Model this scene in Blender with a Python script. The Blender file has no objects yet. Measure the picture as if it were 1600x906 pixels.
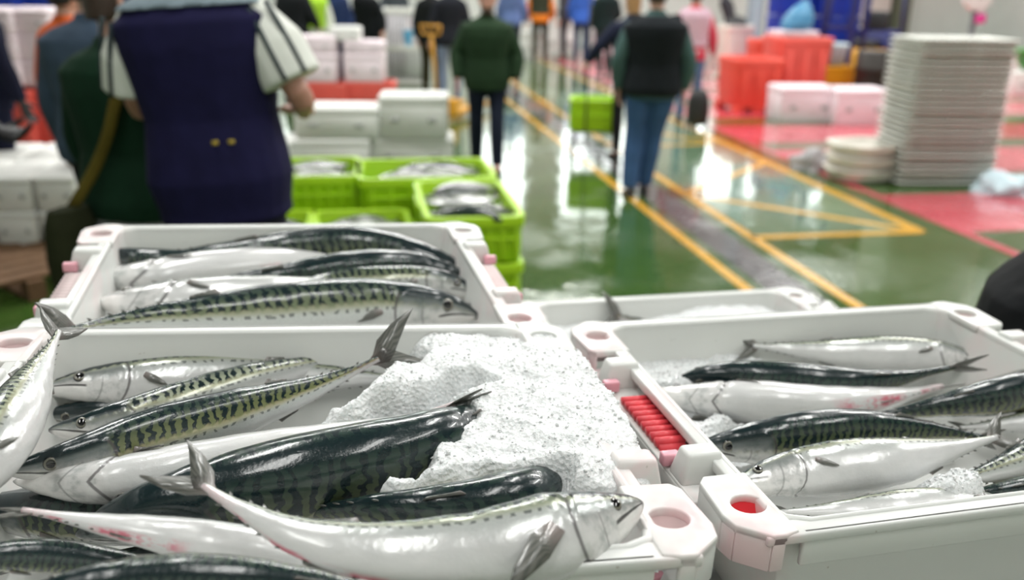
import bpy, bmesh, math, random
from mathutils import Vector, Matrix, noise as mnoise
random.seed(11)
S = bpy.context.scene
COL = S.collection
PI = math.pi
R = math.radians

# ------------------------------------------------------------------ camera
F = 1400.0
CAM_H = 1.80
PITCH = R(19.304)
ROLL = R(1.0)
fwd = Vector((0, math.cos(PITCH), -math.sin(PITCH)))
up0 = Vector((0, math.sin(PITCH), math.cos(PITCH)))
rt0 = Vector((1, 0, 0))
# the camera is rolled one degree
cr, sr = math.cos(ROLL), math.sin(ROLL)
rt = rt0 * cr + up0 * sr
up = -rt0 * sr + up0 * cr
CAMP = Vector((0, 0, CAM_H))
cd = bpy.data.cameras.new('camera')
cam = bpy.data.objects.new('camera', cd)
COL.objects.link(cam)
cam.matrix_world = Matrix(((rt.x, up.x, -fwd.x, 0), (rt.y, up.y, -fwd.y, 0),
                           (rt.z, up.z, -fwd.z, CAM_H), (0, 0, 0, 1)))
cd.sensor_width = 36
cd.lens = F * 36 / 1600
cd.clip_start = .02
cd.clip_end = 200
cd.dof.use_dof = True
cd.dof.focus_distance = .84
cd.dof.aperture_fstop = 3.6
S.camera = cam

# ------------------------------------------------------------------ colour
S.view_settings.view_transform = 'Standard'
S.view_settings.look = 'None'
S.view_settings.gamma = 1
S.view_settings.use_curve_mapping = False
S.view_settings.exposure = 0.0
S.cycles.max_bounces = 6
S.cycles.use_denoising = True
S.cycles.sample_clamp_indirect = 6

# ------------------------------------------------------------------ world and lamps
w = bpy.data.worlds.new('world')
S.world = w
w.use_nodes = True
w.node_tree.nodes['Background'].inputs[0].default_value = (.93, 1, .98, 1)
w.node_tree.nodes['Background'].inputs[1].default_value = .35


def area(name, loc, size, power, rot=(0, 0, 0), col=(1, 1, .97)):
    l = bpy.data.lights.new(name, 'AREA')
    l.shape = 'RECTANGLE'
    l.size, l.size_y = size
    l.energy = power
    l.color = col
    o = bpy.data.objects.new(name, l)
    o.location = loc
    o.rotation_euler = rot
    COL.objects.link(o)
    return o


for i, (x, y, pw) in enumerate([(-1.9, -.5, 22), (-.3, -.2, 24), (1.3, .1, 24), (2.7, .6, 24), (-1.2, 2.4, 42), (1.6, 2.9, 42), (4.2, 3.4, 60)]):
    area('hall_lamp', (x, y, 4.4), (.32, 1.5), pw)
for y in (7.5, 12.5, 18):
    for x in (-6, -1, 4, 9):
        area('hall_lamp', (x + .12 * y, y, 5.9), (1.9, .5), 210 if y < 15 else 330)


# ------------------------------------------------------------------ pixels to places
def ray(px, py):
    return (fwd * F + rt * (px - 800) + up * (453 - py)).normalized()


def on_plane(px, py, p0, n):
    d = ray(px, py)
    return CAMP + d * ((p0 - CAMP).dot(n) / d.dot(n))


def gp(px, py, z=0.0):
    return on_plane(px, py, Vector((0, 0, z)), Vector((0, 0, 1)))


def at_y(px, py, Y):
    return on_plane(px, py, Vector((0, Y, 0)), Vector((0, 1, 0)))


# ------------------------------------------------------------------ object helpers
def link(o, parent=None):
    COL.objects.link(o)
    if parent:
        o.parent = parent
    return o


def obj(name, bm, mat=None, parent=None, smooth=True, sub=0, bevel=0, mats=None):
    me = bpy.data.meshes.new(name)
    bm.normal_update()
    bm.to_mesh(me)
    bm.free()
    for m in (mats or ([mat] if mat else [])):
        me.materials.append(m)
    if smooth:
        me.shade_smooth()
    o = bpy.data.objects.new(name, me)
    link(o, parent)
    if bevel:
        b = o.modifiers.new('bevel', 'BEVEL')
        b.width = bevel
        b.segments = 2
        b.limit_method = 'ANGLE'
        b.angle_limit = R(35)
        b.harden_normals = False
    if sub:
        s = o.modifiers.new('sub', 'SUBSURF')
        s.levels = s.render_levels = sub
    return o


def tag(o, label, cat, group=None, kind=None):
    o['label'] = label
    o['category'] = cat
    if group:
        o['group'] = group
    if kind:
        o['kind'] = kind
    return o


def empty(name, loc=(0, 0, 0), rot=(0, 0, 0), label=None, cat=None, group=None):
    o = bpy.data.objects.new(name, None)
    o.empty_display_size = .1
    o.location = loc
    o.rotation_euler = rot
    COL.objects.link(o)
    if label:
        tag(o, label, cat, group)
    return o


def struct(o):
    o['kind'] = 'structure'
    return o


def copy_tree(o, parent=None):
    c = o.copy()
    COL.objects.link(c)
    if parent:
        c.parent = parent
    for ch in list(o.children):
        copy_tree(ch, c)
    return c


# ------------------------------------------------------------------ mesh helpers
def bm_box(bm, c, s, rz=0, taper=1.0):
    """box centre c, full size s; taper scales the bottom face"""
    vs = []
    for z in (-.5, .5):
        k = taper if z < 0 else 1
        for x, y in ((-.5, -.5), (.5, -.5), (.5, .5), (-.5, .5)):
            v = Vector((x * s[0] * k, y * s[1] * k, 0))
            v.rotate(Matrix.Rotation(rz, 3, 'Z'))
            vs.append(bm.verts.new((v.x + c[0], v.y + c[1], c[2] + z * s[2])))
    for f in ((3, 2, 1, 0), (4, 5, 6, 7), (0, 1, 5, 4), (1, 2, 6, 5), (2, 3, 7, 6), (3, 0, 4, 7)):
        bm.faces.new([vs[i] for i in f])
    return vs


def bm_rings(bm, rings, cap=True, uv=None):
    """loft closed rings (lists of Vectors, equal counts)"""
    rv = [[bm.verts.new(p) for p in r] for r in rings]
    n = len(rv[0])
    fs = []
    for a, b in zip(rv, rv[1:]):
        for i in range(n):
            fs.append(bm.faces.new((a[i], a[(i + 1) % n], b[(i + 1) % n], b[i])))
    if cap:
        bm.faces.new(list(reversed(rv[0])))
        bm.faces.new(rv[-1])
    return rv, fs


def bm_tube(bm, pts, rads, n=12, cap=True, flat=1.0):
    pts = [Vector(p) for p in pts]
    if not hasattr(rads, '__len__'):
        rads = [rads] * len(pts)
    rings = []
    ref = None
    for i, p in enumerate(pts):
        t = (pts[min(i + 1, len(pts) - 1)] - pts[max(i - 1, 0)]).normalized()
        if ref is None:
            ref = Vector((0, 0, 1)) if abs(t.z) < .9 else Vector((0, 1, 0))
        a = (ref - t * ref.dot(t)).normalized()
        ref = a
        b = t.cross(a)
        rings.append([p + a * math.cos(2 * PI * k / n) * rads[i] + b * math.sin(2 * PI * k / n) * rads[i] * flat
                      for k in range(n)])
    return bm_rings(bm, rings, cap)


def plate(bm, outer, holes, z0, z1):
    """flat plate with holes: outline points (x, y)"""
    b2 = bmesh.new()
    es = []
    for loop in [outer] + list(holes):
        vs = [b2.verts.new((p[0], p[1], z1)) for p in loop]
        for i in range(len(vs)):
            es.append(b2.edges.new((vs[i], vs[(i + 1) % len(vs)])))
    bmesh.ops.triangle_fill(b2, use_beauty=True, use_dissolve=False, edges=es, normal=(0, 0, 1))
    bmesh.ops.recalc_face_normals(b2, faces=b2.faces)
    if b2.faces and sum(f.normal.z for f in b2.faces) < 0:
        bmesh.ops.reverse_faces(b2, faces=b2.faces)
    top = list(b2.faces)
    ret = bmesh.ops.extrude_face_region(b2, geom=top)
    nv = [v for v in ret['geom'] if isinstance(v, bmesh.types.BMVert)]
    for v in nv:
        v.co.z = z0
    bmesh.ops.recalc_face_normals(b2, faces=b2.faces)
    me = bpy.data.meshes.new('tmp')
    b2.to_mesh(me)
    b2.free()
    bm.from_mesh(me)
    bpy.data.meshes.remove(me)


def catmull(pts, n):
    P = [Vector(p) for p in pts]
    P = [P[0] * 2 - P[1]] + P + [P[-1] * 2 - P[-2]]
    dense = []
    for i in range(1, len(P) - 2):
        for k in range(24):
            t = k / 24
            a, b, c, d = P[i - 1:i + 3]
            dense.append(.5 * ((2 * b) + (c - a) * t + (2 * a - 5 * b + 4 * c - d) * t * t + (3 * b - a - 3 * c + d) * t ** 3))
    dense.append(P[-2].copy())
    L = [0]
    for a, b in zip(dense, dense[1:]):
        L.append(L[-1] + (b - a).length)
    def ev(s):
        s *= L[-1]
        lo, hi = 0, len(L) - 1
        while hi - lo > 1:
            m = (lo + hi) // 2
            if L[m] <= s:
                lo = m
            else:
                hi = m
        k = (s - L[lo]) / max(1e-9, L[hi] - L[lo])
        return dense[lo].lerp(dense[hi], k)
    return ev, L[-1]


def interp(tab, x):
    for (a, va), (b, vb) in zip(tab, tab[1:]):
        if x <= b:
            t = (x - a) / (b - a)
            t = t * t * (3 - 2 * t) * .35 + t * .65
            return va + (vb - va) * t
    return tab[-1][1]


# ------------------------------------------------------------------ materials
class NT:
    def __init__(self, name):
        self.m = bpy.data.materials.new(name)
        self.m.use_nodes = True
        self.t = self.m.node_tree
        self.b = self.t.nodes['Principled BSDF']

    def new(self, k, **kw):
        n = self.t.nodes.new(k)
        for a, v in kw.items():
            setattr(n, a, v)
        return n

    def put(self, sock, v):
        if isinstance(v, bpy.types.NodeSocket):
            self.t.links.new(v, sock)
        elif v is not None:
            sock.default_value = v

    def math(self, op, a, b=0.0, c=None, clamp=False):
        n = self.new('ShaderNodeMath', operation=op, use_clamp=clamp)
        self.put(n.inputs[0], a)
        self.put(n.inputs[1], b)
        if c is not None:
            self.put(n.inputs[2], c)
        return n.outputs[0]

    def step(self, x, a, b):
        """smoothstep of x from a (0) to b (1); a may exceed b"""
        n = self.new('ShaderNodeMapRange', interpolation_type='SMOOTHSTEP')
        self.put(n.inputs[0], x)
        if a <= b:
            self.put(n.inputs[1], a); self.put(n.inputs[2], b)
            self.put(n.inputs[3], 0.0); self.put(n.inputs[4], 1.0)
        else:
            self.put(n.inputs[1], b); self.put(n.inputs[2], a)
            self.put(n.inputs[3], 1.0); self.put(n.inputs[4], 0.0)
        return n.outputs[0]

    def noise(self, vec, scale, detail=3, rough=.5, dist=0):
        n = self.new('ShaderNodeTexNoise')
        if vec is not None:
            self.put(n.inputs['Vector'], vec)
        n.inputs['Scale'].default_value = scale
        n.inputs['Detail'].default_value = detail
        n.inputs['Roughness'].default_value = rough
        n.inputs['Distortion'].default_value = dist
        return n.outputs[0]

    def mix(self, f, a, b):
        n = self.new('ShaderNodeMix', data_type='RGBA')
        self.put(n.inputs[0], f)
        self.put(n.inputs[6], a if isinstance(a, bpy.types.NodeSocket) else (*a, 1) if len(a) == 3 else a)
        self.put(n.inputs[7], b if isinstance(b, bpy.types.NodeSocket) else (*b, 1) if len(b) == 3 else b)
        return n.outputs[2]

    def obc(self):
        return self.new('ShaderNodeTexCoord').outputs['Object']

    def xyz(self, vec):
        n = self.new('ShaderNodeSeparateXYZ')
        self.put(n.inputs[0], vec)
        return n.outputs

    def comb(self, x, y, z):
        n = self.new('ShaderNodeCombineXYZ')
        for i, v in enumerate((x, y, z)):
            self.put(n.inputs[i], v)
        return n.outputs[0]

    def bump(self, h, strength=.3, dist=.002):
        n = self.new('ShaderNodeBump')
        n.inputs['Strength'].default_value = strength
        n.inputs['Distance'].default_value = dist
        self.put(n.inputs['Height'], h)
        self.t.links.new(n.outputs[0], self.b.inputs['Normal'])

    def set(self, **kw):
        names = dict(base='Base Color', rough='Roughness', metal='Metallic', spec='Specular IOR Level', coat='Coat Weight',
                     coatr='Coat Roughness', sss='Subsurface Weight', sssr='Subsurface Scale', emit='Emission Color',
                     emits='Emission Strength', trans='Transmission Weight', sheen='Sheen Weight', ior='IOR')
        for k, v in kw.items():
            if k in ('base', 'emit') and not isinstance(v, bpy.types.NodeSocket):
                v = (*v, 1)
            self.put(self.b.inputs[names[k]], v)
        return self.m


_mats = {}


def plain(name, col, rough=.6, var=.12, scale=30, bump=0.0, bscale=None, dist=.002, **kw):
    """one-colour surface with a little procedural unevenness"""
    if name in _mats:
        return _mats[name]
    n = NT(name)
    co = n.obc()
    nz = n.noise(co, scale, 4)
    d = tuple(max(0, c * (1 - var)) for c in col)
    l = tuple(min(1, c * (1 + var)) for c in col)
    n.set(base=n.mix(nz, d, l), rough=rough, **kw)
    if bump:
        n.bump(n.noise(co, bscale or scale * 3, 4), bump, dist)
    _mats[name] = n.m
    return n.m


def mackerel_mat(dark=.34, yellow=.3, pink=0.0, bars=1.0, pale=0.0, seed=0.0):
    key = ('mack', dark, yellow, pink, bars, pale, seed)
    if key in _mats:
        return _mats[key]
    n = NT('mackerel_skin')
    uvn = n.new('ShaderNodeUVMap')
    uvn.uv_map = 'skin'
    u, v, _ = n.xyz(uvn.outputs[0])
    oc = n.obc()
    nz = n.noise(n.comb(n.math('MULTIPLY', u, 9.0), n.math('MULTIPLY', v, 3.0), seed), 1.6, 3, .6)
    fine = n.noise(n.comb(n.math('MULTIPLY', u, 160.0), n.math('MULTIPLY', v, 60.0), seed), 1.0, 3, .6)
    nzc = n.math('SUBTRACT', nz, .5)
    vv = n.math('ADD', v, n.math('MULTIPLY', nzc, .05))
    head = n.step(u, .235, .2)                      # 1 on the head
    # wavy dark bars over the back
    n2 = n.noise(n.comb(n.math('MULTIPLY', u, 30.0), n.math('MULTIPLY', v, 8.0), seed + 3), 1.0, 2, .5, .6)
    ph = n.math('ADD', n.math('MULTIPLY', u, 2 * PI * 38), n.math('MULTIPLY', n.math('SUBTRACT', n2, .5), 10.0))
    ph = n.math('ADD', ph, n.math('MULTIPLY', v, 7.0))
    bar = n.step(n.math('SINE', ph), -.25, .45)
    bar = n.math('MAXIMUM', bar, n.step(v, .13, .03))
    bar = n.math('MAXIMUM', bar, head)
    dk = n.mix(fine, (.004, .011, .014), (.013, .030, .032))
    g0 = (.022 + .1 * pale, .045 + .1 * pale, .036 + .08 * pale)
    g1 = (.085 + .13 * yellow + .36 * pale, .125 + .10 * yellow + .37 * pale, .075 - .02 * yellow + .32 * pale)
    lt = n.mix(n.step(vv, dark * .3, dark * 1.05), g0, g1)
    lt = n.mix(n.math('MULTIPLY', fine, .35), lt, (.02, .04, .04))
    back = n.mix(n.math('MULTIPLY', bar, bars), lt, dk)
    # flank, silver to pearl
    silver = n.mix(fine, (.40, .43, .42), (.66, .68, .66))
    silver = n.mix(n.step(vv, dark + .12, dark), silver, (.33 + .1 * yellow, .37, .27 - .1 * yellow))
    pearl = n.mix(nz, (.58, .59, .59), (.76, .755, .75))
    flank = n.mix(n.step(vv, dark + .1, dark + .3), silver, pearl)
    edge = n.math('ADD', vv, n.math('MULTIPLY', n.math('SINE', ph), .018))
    backm = n.step(edge, dark + .035, dark - .015)
    col = n.mix(backm, flank, back)
    # a dotted line just under the back
    dv = n.math('ABSOLUTE', n.math('SUBTRACT', vv, dark + .085))
    dots = n.math('MULTIPLY', n.step(dv, .026, .012), n.step(n.math('SINE', ph), .15, .6))
    dots = n.math('MULTIPLY', dots, n.math('SUBTRACT', 1.0, head))
    col = n.mix(n.math('MULTIPLY', dots, .7), col, (.05, .06, .06))
    # head marks: cheek mottling, gill cover edge, mouth slit
    hd = n.math('MULTIPLY', head, n.step(vv, .26, .36))
    ch = n.noise(n.comb(n.math('MULTIPLY', u, 34.0), n.math('MULTIPLY', v, 6.0), seed), 1.0, 3, .6)
    cheek = n.mix(n.step(ch, .30, .60), (.40, .42, .41), (.74, .73, .72))
    cheek = n.mix(n.math('MULTIPLY', n.step(vv, .55, .36), .8), cheek, (.09, .12, .115))
    col = n.mix(n.math('MULTIPLY', hd, .75), col, cheek)
    ge = n.math('ADD', .185, n.math('MULTIPLY', n.math('SINE', n.math('MULTIPLY', v, PI)), .042))
    gl = n.step(n.math('ABSOLUTE', n.math('SUBTRACT', u, ge)), .0055, .0015)
    gl = n.math('MULTIPLY', gl, n.step(v, .2, .3))
    col = n.mix(n.math('MULTIPLY', gl, .75), col, (.07, .06, .065))
    ge2 = n.math('ADD', .128, n.math('MULTIPLY', n.math('SINE', n.math('MULTIPLY', v, PI)), .028))
    gl2 = n.math('MULTIPLY', n.step(n.math('ABSOLUTE', n.math('SUBTRACT', u, ge2)), .004, .001), n.step(v, .4, .5))
    col = n.mix(n.math('MULTIPLY', gl2, .45), col, (.12, .12, .12))
    mv = n.math('ADD', .47, n.math('MULTIPLY', u, 1.1))
    ml = n.step(n.math('ABSOLUTE', n.math('SUBTRACT', v, mv)), .035, .012)
    ml = n.math('MULTIPLY', ml, n.step(u, .118, .108))
    jaw = n.math('MULTIPLY', n.step(u, .125, .105), n.step(v, .50, .58))
    col = n.mix(n.math('MULTIPLY', jaw, .7), col, (.80, .79, .77))
    col = n.mix(n.math('MULTIPLY', ml, .9), col, (.03, .03, .03))
    col = n.mix(n.math('MULTIPLY', n.step(u, .02, .004), .7), col, (.03, .035, .04))
    if pink:
        pm = n.math('MULTIPLY', n.step(v, .84, .95), n.step(nz, .42, .62))
        pm = n.math('MULTIPLY', pm, n.math('MULTIPLY', n.step(u, .48, .58), n.step(u, 1.02, .9)))
        pm2 = n.math('MULTIPLY', n.step(u, .86, .97), n.step(fine, .4, .7))
        pm2 = n.math('MULTIPLY', pm2, n.step(v, .3, .5))
        col = n.mix(n.math('MULTIPLY', n.math('MAXIMUM', pm, n.math('MULTIPLY', pm2, .7)), pink), col, (.62, .16, .22))
    n.set(base=col, rough=n.math('ADD', .12, n.math('MULTIPLY', fine, .14)), coat=.35, coatr=.04, sss=0.0,
          metal=n.math('MULTIPLY', n.math('MULTIPLY', n.step(vv, dark + .5, dark + .1), n.math('SUBTRACT', 1.0, backm)), .25))
    wet = n.noise(oc, 190, 3, .6)
    n.bump(n.math('ADD', n.math('MULTIPLY', fine, .3), wet), .16, .002)
    _mats[key] = n.m
    return n.m


def fin_mat():
    n = NT('fin_membrane')
    uvn = n.new('ShaderNodeUVMap')
    uvn.uv_map = 'skin'
    u, v, _ = n.xyz(uvn.outputs[0])
    rays = n.math('SINE', n.math('MULTIPLY', v, 70.0))
    c = n.mix(n.step(rays, -.9, .9), (.085, .09, .08), (.15, .15, .135))
    c = n.mix(n.math('MULTIPLY', n.step(u, .35, 0.0), .5), c, (.30, .24, .23))
    return n.set(base=c, rough=.3, coat=.3, sss=0.0)


FIN = fin_mat()
EYE_BLACK = plain('eye_pupil', (.004, .004, .005), .05, coat=1.0)
EYE_RING = plain('eye_iris', (.17, .165, .13), .15, .3, 200, coat=1.0)


def crate_white():
    n = NT('white_crate_plastic')
    oc = n.obc()
    x, y, z = n.xyz(oc)
    st = n.noise(oc, 9, 4, .6)
    c = n.mix(n.noise(oc, 5, 3), (.70, .715, .69), (.77, .78, .76))
    end = n.step(n.math('ABSOLUTE', x), .24, .32)
    rub = n.math('MULTIPLY', n.math('MULTIPLY', end, n.step(st, .46, .66)), .62)
    c = n.mix(rub, c, (.86, .52, .56))
    sp = n.step(n.noise(oc, 70, 2), .73, .78)
    c = n.mix(n.math('MULTIPLY', sp, .55), c, (.25, .2, .13))
    n.set(base=c, rough=.33, sss=.12, sssr=.01)
    n.b.inputs['Subsurface Radius'].default_value = (1, .9, .85)
    n.bump(n.noise(oc, 40, 3), .08, .002)
    return n.m


WHITE_CRATE = crate_white()
RED_GRIP = plain('red_grip_plastic', (.80, .07, .09), .35, .25, 40)
PINK = plain('pink_stained_plastic', (.84, .38, .45), .35, .3, 25)
# ------------------------------------------------------------------ the hall
_d = ray(540, -41.9)
DV = Vector((_d.x, _d.y, 0)).normalized()          # along the aisle
RV = Vector((DV.y, -DV.x, 0))                       # to the right of it
HALL_ROT = math.atan2(-DV.x, DV.y)
S_BACK, S_FRONT, T_LEFT, T_RIGHT, HALL_H = 25.5, -3.2, -9.5, 19.0, 6.4


def aw(s, t, z=0.0):
    return DV * s + RV * t + Vector((0, 0, z))


def st(px, py):
    p = gp(px, py)
    return p.dot(DV), p.dot(RV)


def wet_floor(name, c0, c1, r0=.05, r1=.25, bump=.17):
    n = NT(name)
    oc = n.obc()
    big = n.noise(oc, .9, 4, .6)
    mid = n.noise(oc, 5, 4, .6)
    n.set(base=n.mix(mid, c0, c1), rough=n.math('ADD', r0, n.math('MULTIPLY', n.step(big, .42, .62), r1 - r0)), spec=.5, coat=.6, coatr=.05)
    n.bump(n.math('ADD', n.noise(oc, 2.2, 2), n.math('MULTIPLY', n.noise(oc, 11, 2), .4)), bump, .05)
    return n.m


FLOOR_G = wet_floor('wet_green_paint', (.035, .085, .012), (.060, .125, .026))
PAINT_R = wet_floor('wet_red_paint', (.52, .045, .075), (.64, .10, .13), .12, .3)
PAINT_Y = wet_floor('wet_yellow_paint', (.66, .33, .015), (.78, .43, .05), .15, .3)
SHEEN_P = wet_floor('pale_green_floor_sheen', (.10, .18, .10), (.16, .25, .15), .05, .2)  # pale reflection on the green floor, put into the colour
DRAIN = wet_floor('wet_drain_metal', (.022, .022, .022), (.06, .06, .06), .15, .35, .3)
WALL = plain('wall_panel_white', (.84, .87, .83), .6, .06, 2)
CEIL = plain('ceiling_sheet', (.13, .14, .14), .7, .08, 2)
STEEL = plain('brushed_steel', (.5, .51, .52), .35, .1, 20, metal=.9)


def slab(name, s0, s1, t0, t1, z0, z1, mat):
    bm = bmesh.new()
    bm_box(bm, ((t0 + t1) / 2, (s0 + s1) / 2, (z0 + z1) / 2), (t1 - t0, s1 - s0, z1 - z0))
    o = obj(name, bm, mat, smooth=False)
    o.rotation_euler = (0, 0, HALL_ROT)
    return struct(o)


slab('floor', S_FRONT - .2, S_BACK + .2, T_LEFT - .2, T_RIGHT + .2, -.15, 0, FLOOR_G)
slab('ceiling', S_FRONT - .2, S_BACK + .2, T_LEFT - .2, T_RIGHT + .2, HALL_H, HALL_H + .15, CEIL)
slab('wall_left', S_FRONT, S_BACK, T_LEFT - .2, T_LEFT, 0, HALL_H, WALL)
slab('wall_right', S_FRONT, S_BACK, T_RIGHT, T_RIGHT + .2, 0, HALL_H, WALL)
slab('wall_front', S_FRONT - .2, S_FRONT, T_LEFT - .2, T_RIGHT + .2, 0, HALL_H, WALL)
slab('wall_back', S_BACK, S_BACK + .2, T_LEFT - .2, T_RIGHT + .2, 0, HALL_H, WALL)


def window(i, t0, t1, z0, z1, power):
    n = NT('daylit_window_panel')
    n.set(base=(.9, .95, .95), emit=(.92, 1, .97), emits=power)
    bm = bmesh.new()
    bm_box(bm, ((t0 + t1) / 2, S_BACK - .02, (z0 + z1) / 2), (t1 - t0, .03, z1 - z0))
    w = obj('window_%d' % i, bm, n.m, smooth=False)
    w.rotation_euler = (0, 0, HALL_ROT)
    struct(w)
    bm = bmesh.new()
    k = max(1, round((t1 - t0) / .9))
    for j in range(k + 1):
        bm_box(bm, (t0 + (t1 - t0) * j / k, S_BACK - .05, (z0 + z1) / 2), (.06, .06, z1 - z0 + .06))
    for z in (z0, (z0 + z1) / 2, z1):
        bm_box(bm, ((t0 + t1) / 2, S_BACK - .05, z), (t1 - t0 + .06, .07, .06))
    f = obj('window_frame', bm, plain('window_frame_grey', (.35, .37, .37), .5), w, smooth=False)


for i, (t0, t1, z0, z1, pw) in enumerate([(-3.2, -1.6, 2.3, 4.9, 5), (.3, 2.0, 2.2, 5.0, 5.5), (3.4, 4.9, 2.5, 4.8, 5), (6.0, 8.4, 2.2, 5.0, 5),
                                          (10.0, 12.2, 2.2, 4.6, 5), (13.6, 16.2, 2.2, 5.0, 5)]):
    window(i + 1, t0, t1, z0, z1, pw)


# painted floor: bands and lines, each a thin layer on the floor
def strip(name, pts, z, mat):
    """polygon given as (s, t) corners"""
    bm = bmesh.new()
    top = [bm.verts.new((t, s, z)) for s, t in pts]
    bot = [bm.verts.new((t, s, 0.0)) for s, t in pts]
    bm.faces.new(top)
    bm.faces.new(bot[::-1])
    n = len(pts)
    for i in range(n):
        bm.faces.new((top[i], bot[i], bot[(i + 1) % n], top[(i + 1) % n]))
    bmesh.ops.recalc_face_normals(bm, faces=bm.faces)
    o = obj(name, bm, mat, smooth=False)
    o.rotation_euler = (0, 0, HALL_ROT)
    return struct(o)


def line(p, q, wd, mat=None, z=.003, name='floor_line'):
    (s0, t0), (s1, t1) = p, q
    d = Vector((s1 - s0, t1 - t0)).normalized()
    nx = Vector((-d.y, d.x)) * wd / 2
    return strip(name, [(s0 + nx.x, t0 + nx.y), (s1 + nx.x, t1 + nx.y), (s1 - nx.x, t1 - nx.y), (s0 - nx.x, t0 - nx.y)], z, mat or PAINT_Y)


tL1 = sum(st(*p)[1] for p in [(887, 238), (1040, 350), (1165, 442)]) / 3
tL2 = sum(st(*p)[1] for p in [(842, 159), (1022, 273), (1200, 376)]) / 3
tL3 = sum(st(*p)[1] for p in [(1150, 234), (1300, 298), (1441, 362)]) / 3
tR = sum(st(*p)[1] for p in [(1118, 200), (1330, 290), (1560, 385)]) / 3
sTip, _ = st(1441, 362)
line((1.5, tL1), (S_BACK, tL1), .075)
line((1.5, tL2), (S_BACK, tL2), .075)
line((sTip, tL3), (S_BACK, tL3), .10)
line((sTip, tL2), (sTip, tL3), .09)
_p = st(1073, 303)
_q = st(1172, 254)
line((sTip, tL3), (_p[0], tL2), .09, z=.0035)
line((_p[0], tL2), (_q[0], tL3), .09, z=.0035)
_r = st(1030, 229)
line((_r[0], tL2), (_r[0] + .15, tL3), .09, z=.0035)
_r2 = st(1062, 196)
line((_r2[0], tL2 + .5), (_r[0], tL3), .09, z=.0035)
strip('floor_drain', [(1.5, tL1 + .12), (S_BACK, tL1 + .12), (S_BACK, tL2 - .14), (1.5, tL2 - .14)], .002, DRAIN)
line((2, tR), (S_BACK, tR), .10, PAINT_R, .003, 'floor_line')
# the red bays, with green gaps between them
ys = [(300, 361), (229, 268), (192, 217), (160, 180), (139, 153), (122, 136), (106, 118), (92, 103), (82, 90)]
for k, (ya, yb) in enumerate(ys):
    sa, sb = st(1568, yb)[0], st(1568, ya)[0]
    strip('floor_paint_and_sheen', [(sa, tR), (sb, tR), (sb, T_RIGHT), (sa, T_RIGHT)], .002, PAINT_R)
strip('floor_paint_and_sheen', [(sTip, tL2 + .06), (15, tL2 + .06), (15, tL3 - .06), (sTip, tL3 - .06)], .0015, SHEEN_P)  # diffuse reflection between the hatch lines, laid on as a paler colour

# pillars and pipes against the back of the hall
def pillar(name, px, Y_s, r, mat, label, square=False):
    p = gp(px, 100)
    d = Vector((ray(px, 40).x, ray(px, 40).y, 0)).normalized()
    # walk along the pixel column until the aisle distance Y_s
    k = Y_s / d.dot(DV)
    p = d * k
    bm = bmesh.new()
    if square:
        bm_box(bm, (0, 0, HALL_H / 2), (r * 2, r * 2, HALL_H))
    else:
        bm_tube(bm, [(0, 0, 0), (0, 0, HALL_H)], r, 24)
    bm_box(bm, (0, 0, .1), (r * 2.5, r * 2.5, .2))
    o = obj(name, bm, mat, bevel=.01)
    o.location = p
    o.rotation_euler = (0, 0, HALL_ROT)
    struct(o)


pillar('pillar_blue', 1178, 21.5, .20, plain('pale_blue_paint', (.30, .42, .48), .5), '')
pillar('pillar_olive', 1402, 24.4, .22, plain('olive_grey_paint', (.13, .15, .10), .6), '', True)
pillar('pillar_white', 1352, 24.8, .45, plain('cream_panel_paint', (.70, .67, .62), .6), '', True)
# ------------------------------------------------------------------ white fish crates
CL, CW, CH = .66, .517, .15


CUP_PALE = plain('pale_pink_plastic', (.80, .66, .66), .4, .12, 25)


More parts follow.
